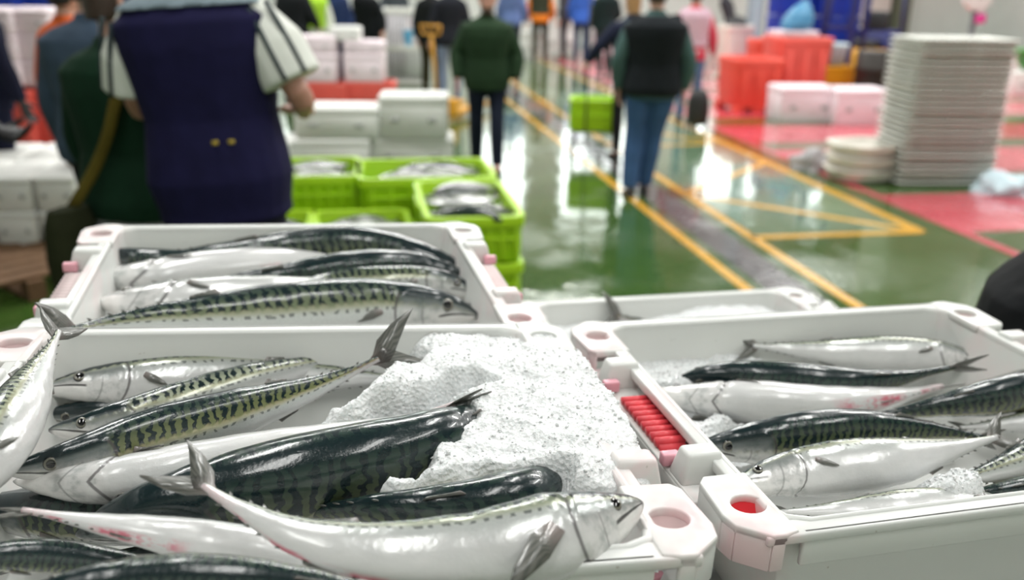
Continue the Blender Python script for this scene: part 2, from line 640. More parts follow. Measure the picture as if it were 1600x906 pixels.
def white_crate(name, loc, rot, label, group=None, red=False, pale=True):
    """rim plane is z = 0; long side along x; ends carry corner plates, lugs and a ribbed grip"""
    root = empty(name, loc, rot, label, 'crate', group)
    bm = bmesh.new()
    hl, hw = CL / 2, CW / 2
    ex, wy = .054, .024                     # widths of the end and the side rims
    # inner and outer tub
    ix, iy = hl - ex, hw - wy
    def rr(x, y, z, c):
        o = []
        for sx, sy in ((1, -1), (1, 1), (-1, 1), (-1, -1)):
            a = [(sx * x, sy * (y - c)), (sx * (x - c * .3), sy * (y - c * .3)), (sx * (x - c), sy * y)]
            o += [Vector((p[0], p[1], z)) for p in (a if sx * sy > 0 else a[::-1])]
        return o
    rings = [rr(ix - .02 + .006, iy - .02 + .006, -CH, .02), rr(ix + .006, iy + .006, -.02, .03), rr(ix + .008, iy + .008, 0, .03),
             rr(ix + .004, iy + .004, .004, .03), rr(ix, iy, 0, .03), rr(ix - .02, iy - .02, -CH + .007, .02)]
    bm_rings(bm, rings, True)
    # side rims: a flat lip with a skirt
    for s in (-1, 1):
        bm_box(bm, (0, s * (hw - wy / 2), -.004), (CL - .05, wy, .010))
        bm_box(bm, (0, s * (hw - .0045), -.017), (.535, .006, .036))
        for k in range(7):
            bm_box(bm, ((k - 3) * .085, s * (hw - wy / 2 - .002), -.02), (.004, wy - .004, .022))
    bmesh.ops.recalc_face_normals(bm, faces=bm.faces)
    obj('tub', bm, WHITE_CRATE, root, bevel=.0025, smooth=True)
    for e in (-1, 1):
        for s in (-1, 1):
            bm = bmesh.new()
            out = [(ix - .004, hw - .004), (ix - .004, hw - .105), (hl - .012, hw - .105), (hl - .004, hw - .095),
                   (hl, hw - .04), (hl - .004, hw - .022), (hl - .03, hw), (ix + .01, hw)]
            hole = [(hl - .033 + .017 * math.cos(a), hw - .052 + .015 * math.sin(a)) for a in
                    [2 * PI * k / 20 for k in range(20)]]
            out = [(p[0] * e, p[1] * s) for p in out]
            hole = [(p[0] * e, p[1] * s) for p in hole]
            plate(bm, out, [hole], -.006, .003)
            # skirt round the outside of the corner
            loop = [Vector((p[0] * e, p[1] * s, 0)) for p in [(ix + .01, hw), (hl - .03, hw), (hl - .004, hw - .022), (hl, hw - .04), (hl - .004, hw - .095), (hl - .012, hw - .105)]]
            cen = Vector(((hl - .06) * e, (hw - .06) * s, 0))
            for a, b in zip(loop, loop[1:]):
                ai, bi = a.lerp(cen, .07), b.lerp(cen, .07)
                q = [bm.verts.new((p.x, p.y, zz)) for zz in (-.036, 0) for p in (a, b, bi, ai)]
                for f in ((0, 1, 2, 3), (4, 5, 6, 7), (0, 1, 5, 4), (1, 2, 6, 5), (2, 3, 7, 6), (3, 0, 4, 7)):
                    bm.faces.new([q[i] for i in f])
            bmesh.ops.recalc_face_normals(bm, faces=bm.faces)
            o = obj('corner_plate', bm, WHITE_CRATE, root, bevel=.0018)
            bm = bmesh.new()                # cup under the hole
            rg = []
            for z, k in ((-.005, 1.0), (-.03, .85), (-.032, .3)):
                rg.append([Vector(((hl - .033 + .0175 * k * math.cos(a)) * e, (hw - .052 + .0155 * k * math.sin(a)) * s, z))
                           for a in [2 * PI * j / 20 for j in range(20)]])
            bm_rings(bm, rg, False)
            bm.verts.ensure_lookup_table()
            bm.faces.new(bm.verts[-20:])
            bmesh.ops.recalc_face_normals(bm, faces=bm.faces)
            obj('corner_cup', bm, RED_GRIP if red and s < 0 and e < 0 else CUP_PALE, root)
        # end rail with stacking lugs and the ribbed grip between them
        bm = bmesh.new()
        bm_box(bm, ((ix + .008) * e, 0, -.004), (.018, CW - .2, .012))
        bm_box(bm, ((hl - .028) * e, 0, -.026), (.05, CW - .2, .006))
        bm_box(bm, ((hl - .005) * e, 0, -.036), (.006, CW - .2, .02))
        obj('end_rail', bm, WHITE_CRATE, root, bevel=.002)
        for s in (-1, 1):
            bm = bmesh.new()
            bm_box(bm, ((hl - .026) * e, s * .112, -.008), (.046, .036, .034))
            for v in bm.verts:
                if v.co.z > 0:
                    v.co.y += -.006 * s * (1 if abs(v.co.y) > .112 else -1)
                    if abs(v.co.x) > hl - .02:
                        v.co.x -= .008 * e
            lug = obj('stacking_lug', bm, WHITE_CRATE, root, bevel=.004)
            bm = bmesh.new()
            bm_box(bm, ((hl - .008) * e, s * .088, -.014), (.02, .012, .014))
            obj('lug_stop', bm, PINK, root, bevel=.002)
        bm = bmesh.new()
        bm_box(bm, ((hl - .026) * e, 0, -.022), (.030, .12, .010))
        for k in range(9):
            bm_tube(bm, [((hl - .042) * e, (k - 4) * .0125, -.016), ((hl - .008) * e, (k - 4) * .0125, -.016)], .0052, 8)
        obj('ribbed_grip', bm, RED_GRIP if red and e < 0 else CUP_PALE, root)
    return root


def rot_of(yaw, rx, ry):
    return (Matrix.Rotation(R(yaw), 3, 'Z') @ Matrix.Rotation(R(rx), 3, 'X') @ Matrix.Rotation(R(ry), 3, 'Y')).to_euler()


def frame_of(loc, rot):
    return Matrix.Translation(Vector(loc)) @ rot.to_matrix().to_4x4()


ROT_A, LOC_A = rot_of(12.737, -1.0, 3.243), (-.2045, .7602, 1.3993)
ROT_B, LOC_B = rot_of(14.085, 1.61, 2.346), (-.3277, 1.2669, 1.3764)
ROT_C, LOC_C = rot_of(15.047, .755, 1.455), (.4582, 1.0049, 1.3291)
ROT_D = rot_of(15.0, .5, 1.2)
_dbr = gp(1244, 449, 1.165)
_m = ROT_D.to_matrix()
LOC_D = tuple(_dbr - _m @ Vector((CL / 2, CW / 2, 0)))
MA, MB_, MC, MD = [frame_of(l, r) for l, r in ((LOC_A, ROT_A), (LOC_B, ROT_B), (LOC_C, ROT_C), (LOC_D, ROT_D))]
white_crate('fish_crate', LOC_A, ROT_A, 'white plastic fish crate nearest the camera, heaped with crushed ice and crossing mackerel')
white_crate('fish_crate', LOC_B, ROT_B, 'white plastic fish crate behind the nearest one, mackerel laid side by side without ice')
white_crate('fish_crate', LOC_C, ROT_C, 'white plastic fish crate on the right holding mackerel with a little ice at its end', red=True)
white_crate('fish_crate', LOC_D, ROT_D, 'low white fish crate showing only its far rim behind the others')
dz = -(CH + .004)
for (l, r, lab) in ((LOC_A, ROT_A, 'white crate stacked under the nearest crate of iced mackerel'),
                    (LOC_C, ROT_C, 'white crate stacked underneath the right-hand crate of mackerel'),
                    (LOC_B, ROT_B, 'white crate stacked under the crate of side by side mackerel')):
    white_crate('fish_crate', tuple(Vector(l) + r.to_matrix() @ Vector((0, 0, dz))), r, lab)
# ------------------------------------------------------------------ mackerel
PROF_H = [(0, .06), (.012, .17), (.04, .34), (.08, .50), (.13, .66), (.19, .80), (.27, .93), (.36, 1.0), (.46, .99), (.56, .90), (.66, .73),
          (.76, .52), (.85, .33), (.92, .20), (.97, .14), (1, .13)]
PROF_W = [(0, .05), (.012, .15), (.04, .30), (.08, .46), (.13, .64), (.19, .80), (.27, .93), (.36, 1.0), (.46, .98), (.56, .88), (.66, .70),
          (.76, .49), (.85, .30), (.92, .19), (.97, .17), (1, .16)]
FISH_COUNT = 0


def fin_mesh(bm, outline, thick, uvl, m):
    """thin solid fin from an outline fan (local 2-d points with u along the fin), mapped by matrix m"""
    n = len(outline)
    top, bot = [], []
    for (a, b) in outline:
        edge = 1.0
        top.append(bm.verts.new(m @ Vector((a, b, thick / 2 * edge))))
        bot.append(bm.verts.new(m @ Vector((a, b, -thick / 2 * edge))))
    for i in range(n - 1):
        pass
    f1 = bm.faces.new(top)
    f2 = bm.faces.new(bot[::-1])
    for i in range(n):
        j = (i + 1) % n
        bm.faces.new((top[j], top[i], bot[i], bot[j]))
    amax = max(abs(p[0]) for p in outline) or 1
    loc = {}
    for v, p in zip(top, outline):
        loc[v] = p
    for v, p in zip(bot, outline):
        loc[v] = p
    for f in list(bm.faces):
        for lp in f.loops:
            if lp.vert in loc:
                p = loc[lp.vert]
                lp[uvl].uv = (abs(p[0]) / amax, math.atan2(p[1], abs(p[0]) + .004) * .7)
    bmesh.ops.triangulate(bm, faces=[f1, f2])


def axes_mat(o, x, y):
    z = x.cross(y).normalized()
    y = z.cross(x).normalized()
    return Matrix(((x.x, y.x, z.x, o.x), (x.y, y.y, z.y, o.y), (x.z, y.z, z.z, o.z), (0, 0, 0, 1)))


def mackerel(label, pts, theta=40, mat=None, g=1.0, ref=(0, 1, 0), tail=(1.0, 0.0, 40), theta2=None, group=None,
             dorsal=0.0, pec=(25, 0, 1.0), anal=True, flat=.80, rel=.168, hs=1.0, fins=True, seg=36, nr=84, length=None):
    """body along pts (snout to tail root). theta: which way the back faces, 0 up, 90 away (ref); tail (size, bend, opening)"""
    global FISH_COUNT
    FISH_COUNT += 1
    ev, L = catmull(pts, 0)
    base = ev(.42)
    LL = length or L
    Hh = LL * rel * .5 * g
    Ww = Hh * flat
    root = bpy.data.objects.new('mackerel', None)
    bm = bmesh.new()
    uvl = bm.loops.layers.uv.new('skin')
    ref = Vector(ref)
    ts = []
    for i in range(nr + 1):
        t = i / nr
        ts.append(.55 * t + .45 * t * t if t < 1 else 1)
    rings, frames = [], []
    for t in ts:
        p = ev(t) - base
        T = (ev(min(1, t + .02)) - ev(max(0, t - .02))).normalized()
        U = Vector((0, 0, 1)) - T * T.z
        U.normalize()
        Fa = U.cross(T)
        if Fa.dot(ref) < 0:
            Fa = -Fa
        th = R(theta if theta2 is None else theta + (theta2 - theta) * t)
        D = U * math.cos(th) + Fa * math.sin(th)
        Sd = T.cross(D)
        hk = 1 + (hs - 1) * max(0, min(1, (.42 - t) / .18))
        h, wd = interp(PROF_H, t) * Hh * hk, interp(PROF_W, t) * Ww * hk
        frames.append((p, T, D, Sd, h, wd))
        ring = []
        for k in range(seg):
            a = 2 * PI * k / seg
            v = abs(((a / PI + 1) % 2) - 1)
            v = 1 - v if False else (a / PI if a <= PI else 2 - a / PI)
            ca, sa = math.cos(a), math.sin(a)
            rh = h * (1.0 if ca > 0 else 1.06)
            # gill cover edge and mouth slit pressed into the surface
            k1 = 1.0
            ge = .185 + .042 * math.sin(v * PI)
            if v > .2:
                dgl = t - ge
                k1 += .05 * math.exp(-((dgl + .012) / .014) ** 2) - .055 * math.exp(-((dgl - .006) / .007) ** 2)
            mv = .47 + 1.1 * t
            if t < .118:
                k1 -= .10 * math.exp(-((v - mv) / .035) ** 2)
                if v > mv:
                    k1 += .03
            k1 += .02 * mnoise.noise(Vector((t * 14, v * 4, FISH_COUNT * 3.1)))
            ring.append(p + (D * ca * rh + Sd * sa * wd * (abs(sa) ** -.12 if abs(sa) > .05 else 1)) * k1)
        rings.append(ring)
    rv = [[bm.verts.new(q) for q in r] for r in rings]
    for i in range(nr):
        for k in range(seg):
            k2 = (k + 1) % seg
            f = bm.faces.new((rv[i][k], rv[i][k2], rv[i + 1][k2], rv[i + 1][k]))
            for lp, (ii, kk) in zip(f.loops, ((i, k), (i, k + 1), (i + 1, k + 1), (i + 1, k))):
                a = kk / seg * 2
                lp[uvl].uv = (ts[ii], a if a <= 1 else 2 - a)
    for ends, ii in ((rv[0][::-1], 0), (rv[-1], nr)):
        f = bm.faces.new(ends)
        for lp in f.loops:
            lp[uvl].uv = (ts[ii], .5)
    bmesh.ops.recalc_face_normals(bm, faces=bm.faces)
    body = obj('mackerel', bm, mat)
    body.location = base
    bpy.data.objects.remove(root)
    tag(body, label, 'fish', group)

    def fr(t):
        i = min(range(len(ts)), key=lambda q: abs(ts[q] - t))
        return frames[i]
    # eyes
    for s in (-1, 1):
        p, T, D, Sd, h, wd = fr(.092)
        a = R(66)
        pos = p + D * math.cos(a) * h * .98 + Sd * s * math.sin(a) * wd * .98
        nrm = (D * math.cos(a) / h + Sd * s * math.sin(a) / wd).normalized()
        be = bmesh.new()
        r = LL * .0185 * (g ** .5)
        m = axes_mat(pos - nrm * r * .25, T, nrm.cross(T))
        prof = [(0.0, .52), (.50, .50), (.60, .46), (.66, .44), (.88, .33), (1.0, .08), (1.0, -.3)]
        cols = []
        prev = None
        for (q, zz) in prof:
            if q == 0:
                cur = [be.verts.new(m @ Vector((0, 0, zz * r)))]
            else:
                cur = [be.verts.new(m @ Vector((q * r * math.cos(2 * PI * k / 16), q * r * math.sin(2 * PI * k / 16), zz * r))) for k in range(16)]
            if prev:
                for k in range(16):
                    if len(prev) == 1:
                        f = be.faces.new((prev[0], cur[k], cur[(k + 1) % 16]))
                    else:
                        f = be.faces.new((prev[k], cur[k], cur[(k + 1) % 16], prev[(k + 1) % 16]))
                    f.material_index = 0 if q <= .61 or q > .9 else 1
            prev = cur
        bmesh.ops.recalc_face_normals(be, faces=be.faces)
        if sum(f.normal.dot(m.col[2].to_3d()) for f in be.faces) < 0:
            bmesh.ops.reverse_faces(be, faces=be.faces)
        obj('eye', be, parent=body, mats=[EYE_BLACK, EYE_RING])
    if not fins:
        return body
    # tail fin: two swept lobes
    p, T, D, Sd, h, wd = frames[-1]
    size, bend, opening = tail
    if size > 0:
        bt = bmesh.new()
        ul = bt.loops.layers.uv.new('skin')
        tl = LL * .135 * size
        for s in (-1, 1):
            d0 = (T * math.cos(R(opening)) + D * s * math.sin(R(opening))).normalized()
            d0 = (d0 + Sd * bend * .6).normalized()
            side = (D * s - d0 * (D * s).dot(d0)).normalized()
            m = axes_mat(p - T * .010, d0, side)
            out = [(0, -h * 1.2), (.16 * tl, -.21 * tl), (.3 * tl, -.19 * tl), (.52 * tl, -.12 * tl), (.8 * tl, -.04 * tl), (tl, .0), (.97 * tl, .02 * tl),
                   (.62 * tl, .115 * tl), (.3 * tl, .13 * tl), (.1 * tl, h * 1.0), (0, h * .9)]
            fin_mesh(bt, out, .0016, ul, m)
        bmesh.ops.recalc_face_normals(bt, faces=bt.faces)
        obj('tail_fin', bt, FIN, body)
    # finlets behind the second dorsal and the anal fin
    bf = bmesh.new()
    ul = bf.loops.layers.uv.new('skin')
    for s in (1, -1):
        for t in (.77, .81, .85, .89, .93):
            p, T, D, Sd, h, wd = fr(t)
            m = axes_mat(p + D * s * h * .9, T, D * s)
            q = LL * .0095
            fin_mesh(bf, [(0, -.1 * q), (.5 * q, .55 * q), (1.5 * q, .75 * q), (1.0 * q, .1 * q), (.9 * q, -.1 * q)], .001, ul, m)
    bmesh.ops.recalc_face_normals(bf, faces=bf.faces)
    obj('finlets', bf, FIN, body)
    # second dorsal and anal fins, low
    for (nm, s, t, q) in (('rear_dorsal_fin', 1, .65, .05), ('anal_fin', -1, .66, .05)):
        p, T, D, Sd, h, wd = fr(t)
        bf = bmesh.new()
        ul = bf.loops.layers.uv.new('skin')
        m = axes_mat(p + D * s * h * .93, T, D * s)
        q *= LL
        fin_mesh(bf, [(-.3 * q, -.1 * q), (.1 * q, .32 * q), (.4 * q, .22 * q), (1.2 * q, .02 * q), (1.3 * q, -.22 * q)], .001, ul, m)
        bmesh.ops.recalc_face_normals(bf, faces=bf.faces)
        obj(nm, bf, FIN, body)
    # first dorsal, raised when asked for
    if dorsal:
        p, T, D, Sd, h, wd = fr(.33)
        bf = bmesh.new()
        ul = bf.loops.layers.uv.new('skin')
        q = LL * .13 * dorsal
        m = axes_mat(p + D * h * .92, T, D)
        fin_mesh(bf, [(-.02, -.003), (-.01, q * .4), (q * .28, q), (q * .42, q * .95), (q * .55, q * .45), (q * 1.0, -.002)], .0012, ul, m)
        bmesh.ops.recalc_face_normals(bf, faces=bf.faces)
        obj('dorsal_fin', bf, FIN, body)
    # pectoral fins
    ang, lift, ps = pec
    for s in (-1, 1):
        p, T, D, Sd, h, wd = fr(.26)
        a = R(88)
        nrm = (D * math.cos(a) + Sd * s * math.sin(a)).normalized()
        o = p + D * math.cos(a) * h + Sd * s * math.sin(a) * wd * 1.04
        dr = (T * math.cos(R(ang)) - D * math.sin(R(ang)) + nrm * (.04 + lift)).normalized()
        side = nrm.cross(dr).normalized()
        bf = bmesh.new()
        ul = bf.loops.layers.uv.new('skin')
        q = LL * .072 * ps
        m = axes_mat(o, dr, side)
        fin_mesh(bf, [(0, -.10 * q), (.3 * q, -.20 * q), (.75 * q, -.17 * q), (q, -.10 * q), (.8 * q, .0), (.4 * q, .10 * q), (0, .10 * q)],
                 .0012, ul, m)
        bmesh.ops.recalc_face_normals(bf, faces=bf.faces)
        obj('pectoral_fin', bf, FIN, body)
    return body


def pl(M, pts, h=None):
    """pixel points to places h below or above a crate's rim plane"""
    n = (M.to_3x3() @ Vector((0, 0, 1))).normalized()
    o = M.translation
    out = []
    for q in pts:
        hh = q[2] if len(q) > 2 else h
        out.append(on_plane(q[0], q[1], o + n * hh, n))
    return out


DARK = dict(dark=.42, yellow=.25)
m_side = mackerel_mat(.27, .15, 0, pale=.35, seed=1)
m_pale = mackerel_mat(.33, .35, 0, pale=.85, seed=2)
m_yel = mackerel_mat(.48, .7, .5, pale=.12, seed=3)
m_belly = mackerel_mat(.28, .1, 1.0, seed=4)
m_dark = mackerel_mat(.47, .35, .4, pale=.02, seed=5)
m_dark2 = mackerel_mat(.50, .5, 0, pale=.05, seed=6)
m_front = mackerel_mat(.24, .1, 1.0, pale=.3, seed=7)
m_green = mackerel_mat(.46, .55, 0, pale=.22, seed=8)
m_mid = mackerel_mat(.38, .3, 0, pale=.2, seed=9)

# --- nearest crate
mackerel('silver-flanked mackerel on its side along the far wall of the nearest crate',
         pl(MA, [(65, 608), (150, 600), (280, 594), (400, 588), (520, 590), (640, 592)], -.055), 44, m_side, .90, tail=(.8, 0, 38))
mackerel('pale spotted mackerel whose small head pokes out below the silver-flanked one',
         pl(MA, [(76, 672, -.064), (160, 664, -.06), (290, 632, -.052), (400, 596, -.045), (500, 568, -.042), (575, 548, -.035)]), 25, m_pale, .86,
         tail=(0, 0, 30))
mackerel('green and yellow barred mackerel with its forked tail raised at the edge of the ice',
         pl(MA, [(4, 738, -.035), (110, 718, -.034), (230, 682, -.03), (350, 650, -.03), (470, 612, -.028), (545, 582, -.02), (592, 560, -.006)]), -6, m_yel, .82,
         tail=(1.5, .0, 27), theta2=32)
mackerel('white-bellied mackerel with pale open jaw at the left wall and tail lying on the ice',
         pl(MA, [(22, 752, -.056), (140, 754, -.050), (280, 736, -.044), (420, 708, -.040), (560, 676, -.034), (660, 650, -.02), (712, 632, -.004)]), 122, m_belly, .88,
         tail=(.85, .1, 18))
mackerel('big dark-backed mackerel sloping up into the ice in the middle of the nearest crate',
         pl(MA, [(120, 836, -.085), (240, 800, -.056), (370, 770, -.044), (490, 744, -.036), (600, 718, -.030), (690, 690, -.028), (760, 662, -.045), (810, 640, -.08)]), -34, m_dark, 1.0,
         tail=(0, 0, 30))
mackerel('dark-backed mackerel half covered by ice just behind the front white one',
         pl(MA, [(970, 768, -.14), (900, 770, -.085), (815, 782, -.036), (700, 794, -.028), (600, 796, -.034), (520, 798, -.050), (440, 802, -.07)]), -34, m_dark2, .86,
         tail=(0, 0, 30))
mackerel('large white mackerel across the front with its head at the right corner',
         pl(MA, [(1004, 786, .012), (930, 815, .010), (840, 842, .010), (720, 860, .010), (590, 862, .010), (470, 838, .014), (380, 796, .020), (318, 760, .026)]), 36,
         m_front, .78, tail=(1.05, -.2, 24), pec=(38, .12, 2.3), length=.40, hs=1.38, theta2=78)
mackerel('white-bellied mackerel at the lower left with a red vent, tail pointing at the left wall',
         pl(MA, [(570, 880, -.062), (480, 872, -.040), (380, 854, -.024), (270, 836, -.016), (160, 818, -.012), (80, 804, -.010), (35, 797, -.008)]), 100, m_belly, .84,
         tail=(.9, .3, 14))
mackerel('squiggle-patterned mackerel back along the bottom edge of the nearest crate',
         pl(MA, [(20, 930, .006), (140, 914, .010), (260, 904, .012), (380, 906, .012), (500, 916, .010), (600, 932, .006), (690, 945, .0)]), -38, m_green, .86,
         tail=(.8, 0, 30))
mackerel('dark mackerel in the lower left corner below the red-vented white belly',
         pl(MA, [(-120, 880, -.03), (-20, 870, -.03), (80, 868, -.036), (180, 880, -.046), (270, 892, -.06), (360, 905, -.075)]), -40, m_dark2, .85, tail=(.7, 0, 30))
mackerel('dark mackerel under the others between the two white bellies at the left',
         pl(MA, [(-90, 800, -.10), (20, 800, -.095), (160, 806, -.09), (300, 806, -.085), (440, 800, -.09), (560, 790, -.1)]), -20, m_dark, .9, tail=(.6, 0, 30))
mackerel('mackerel hanging over the left rim of the nearest crate, tail up at its far corner',
         pl(MA, [(-150, 850, -.02), (-70, 770, .006), (-12, 706, .022), (28, 640, .030), (60, 580, .034), (82, 538, .040), (91, 518, .046)]), 52, m_pale, .96,
         ref=(-1, -.2, 0), tail=(1.0, .0, 38))
for i, (pp, th, mm, lab) in enumerate([
        ([(52, 650, -.085), (200, 642, -.088), (380, 624, -.095), (540, 610, -.10)], -20, m_dark, 'dark mackerel at the bottom of the pile under the small peeking head'),
        ([(500, 850, -.115), (360, 860, -.11), (180, 880, -.11), (0, 890, -.11)], -30, m_dark2, 'dark mackerel at the bottom of the pile under the red-vented belly'),
        ([(1010, 850, -.075), (940, 872, -.065), (840, 880, -.07), (700, 885, -.085), (560, 890, -.1)], 90, m_side, 'pale mackerel under the front white head with only its jaw showing')]):
    mackerel(lab, pl(MA, pp), th, mm, .8, tail=(.6, 0, 30))
mackerel('mackerel buried in the ice heap with dark flecks of its back showing',
         pl(MA, [(960, 640, -.075), (925, 658, -.028), (875, 682, -.023), (810, 700, -.046), (730, 716, -.08)]), -20, m_dark, .8, tail=(0, 0, 30))

# --- crate behind
B = 'crate behind the nearest one'
mackerel('green-backed mackerel lying farthest back in the crate of side by side fish',
         pl(MB_, [(742, 434, -.055), (680, 414, -.045), (570, 394, -.040), (430, 398, -.042), (320, 402, -.042), (250, 404, -.044), (200, 406, -.048)]), -14, m_green, .92,
         tail=(.5, 0, 24))
mackerel('white-bellied mackerel second from the back in the side by side crate',
         pl(MB_, [(146, 430, -.07), (220, 436, -.055), (330, 424, -.05), (440, 414, -.05), (560, 408, -.055), (640, 404, -.07)]), 95, m_belly, .9, tail=(.5, 0, 24))
mackerel('dark barred mackerel in the middle of the side by side crate',
         pl(MB_, [(738, 434, -.045), (650, 422, -.04), (560, 426, -.036), (460, 438, -.034), (370, 444, -.036), (300, 446, -.04), (262, 448, -.045)]), -25, m_dark, .95,
         dorsal=0, tail=(.5, 0, 24))
mackerel('silver mackerel third from the front with its head at the right wall',
         pl(MB_, [(750, 462, -.05), (690, 444, -.042), (600, 446, -.04), (500, 452, -.042), (400, 460, -.05), (330, 466, -.06)]), 30, m_mid, .9, tail=(.5, 0, 24))
mackerel('pearl white mackerel lying second from the front with raised dark fin',
         pl(MB_, [(152, 470, -.05), (230, 474, -.04), (340, 474, -.036), (450, 472, -.036), (560, 464, -.04), (660, 466, -.045), (730, 478, -.05)]), 80, m_belly, 1.0, tail=(.5, 0, 24))
mackerel('long dark-backed mackerel at the front of the side by side crate',
         pl(MB_, [(748, 494, -.05), (690, 482, -.035), (590, 480, -.03), (480, 488, -.026), (360, 496, -.018), (230, 502, -.004), (150, 510, .01), (108, 518, .02)]), 8, m_mid, .92,
         tail=(.9, 0, 34))
for px, py, lab in [(150, 440, 'grey-headed mackerel touching the left wall of the side by side crate')]:
    mackerel(lab, pl(MB_, [(px, py + 14, -.08), (230, 458, -.075), (340, 454, -.075), (460, 452, -.08), (580, 446, -.08)]), 20, m_mid, .85, tail=(.5, 0, 24))

mackerel('dark mackerel with its snout touching the far left corner of the side by side crate',
         pl(MB_, [(148, 392, -.036), (190, 404, -.042), (260, 412, -.05), (340, 412, -.058), (430, 408, -.07)]), -20, m_dark, .9, tail=(0, 0, 24), length=.34)

# --- right-hand crate
mackerel('silver mackerel along the far wall of the right-hand crate',
         pl(MC, [(1546, 574, -.06), (1480, 556, -.05), (1390, 552, -.046), (1300, 550, -.044), (1225, 544, -.042), (1176, 540, -.036)]), 48, m_side, .88, tail=(.95, .1, 30))
mackerel('dark-backed mackerel second from the far wall of the right-hand crate, tail to the right',
         pl(MC, [(1050, 596, -.066), (1120, 588, -.05), (1220, 594, -.044), (1320, 600, -.042), (1410, 590, -.04), (1470, 578, -.034), (1494, 573, -.028)]), -38, m_dark, .88,
         tail=(1.0, .1, 24))
mackerel('white-bellied mackerel with gaping dark snout lying on the ice of the right-hand crate',
         pl(MC, [(1006, 612, -.052), (1080, 622, -.05), (1180, 628, -.05), (1290, 634, -.052), (1390, 620, -.055), (1470, 604, -.06)]), 112, m_belly, .95, tail=(.7, 0, 24))
mackerel('dark barred mackerel crossing the upper right of the right-hand crate',
         pl(MC, [(1740, 590, -.03), (1660, 596, -.028), (1560, 618, -.03), (1470, 634, -.038), (1400, 646, -.048), (1340, 652, -.06)]), -30, m_dark2, .92, tail=(.5, 0, 24))
mackerel('large dark mackerel with black head against the near left corner of the right-hand crate',
         pl(MC, [(1084, 700, -.044), (1150, 694, -.036), (1240, 684, -.032), (1340, 676, -.032), (1450, 676, -.038), (1540, 684, -.05)]), -6, m_dark, .98, dorsal=.0, tail=(.7, 0, 24))
mackerel('white mackerel with cut gill lying in front of the large dark one',
         pl(MC, [(1140, 760, -.036), (1210, 744, -.028), (1300, 730, -.024), (1400, 718, -.022), (1490, 700, -.022), (1556, 684, -.018)]), 62, m_side, 1.02, tail=(1.0, .2, 36))
mackerel('silver mackerel along the near wall of the right-hand crate',
         pl(MC, [(1590, 790, -.05), (1520, 792, -.036), (1430, 792, -.030), (1340, 796, -.034), (1270, 798, -.044), (1215, 800, -.055)]), 70, m_side, .9, tail=(.7, 0, 24))
mackerel('pale yellowish mackerel at the right with a lump of ice on its tail',
         pl(MC, [(1800, 690, -.03), (1720, 700, -.028), (1640, 712, -.028), (1560, 734, -.03), (1490, 752, -.034)]), 30, m_pale, .95, tail=(.5, 0, 24), length=.38)
mackerel('wet black mackerel back at the near right corner of the right-hand crate',
         pl(MC, [(1780, 740, -.045), (1690, 752, -.044), (1610, 762, -.042), (1540, 770, -.046), (1470, 780, -.06)]), -40, m_dark2, .8, tail=(.4, 0, 24), length=.36)
mackerel('pale mackerel under the dark barred one at the right wall of the right-hand crate',
         pl(MC, [(1800, 640, -.06), (1700, 650, -.06), (1600, 660, -.06), (1500, 668, -.065)]), 60, m_side, .9, tail=(.6, 0, 24))
mackerel('mackerel buried in ice at the far corner of the right-hand crate',
         pl(MC, [(985, 552, -.075), (1030, 548, -.058), (1090, 550, -.070), (1170, 560, -.09), (1250, 570, -.1)]), -20, m_mid, .8, tail=(0, 0, 30), length=.3)
# --- low crate behind
mackerel('mackerel in the low crate behind, only its dark forked tail sticking out of the ice',
         pl(MD, [(1240, 530, -.10), (1150, 522, -.095), (1060, 512, -.075), (995, 502, -.045), (966, 494, -.025)]), 20, m_dark, .9, tail=(1.3, .1, 34))


# ------------------------------------------------------------------ crushed ice
def ice_mat():
    n = NT('crushed_ice')
    oc = n.obc()
    a = n.noise(oc, 230, 3, .7)
    vo = n.new('ShaderNodeTexVoronoi')
    vo.inputs['Scale'].default_value = 210
    n.put(vo.inputs['Vector'], oc)
    n.set(base=n.mix(a, (.76, .79, .80), (.88, .89, .89)), rough=n.math('ADD', .12, n.math('MULTIPLY', a, .3)), sss=.4, sssr=.003, coat=.25, coatr=.08)
    n.b.inputs['Subsurface Radius'].default_value = (.9, 1, 1)
    n.bump(n.math('ADD', vo.outputs[0], a), .7, .003)
    return n.m


ICE = ice_mat()


def inside(poly, x, y):
    c = False
    n = len(poly)
    dmin = 9
    for i in range(n):
        x1, y1 = poly[i]
        x2, y2 = poly[(i + 1) % n]
        if (y1 > y) != (y2 > y) and x < (x2 - x1) * (y - y1) / (y2 - y1) + x1:
            c = not c
        dx, dy = x2 - x1, y2 - y1
        t = max(0, min(1, ((x - x1) * dx + (y - y1) * dy) / (dx * dx + dy * dy)))
        dmin = min(dmin, math.hypot(x1 + t * dx - x, y1 + t * dy - y))
    return dmin if c else -dmin


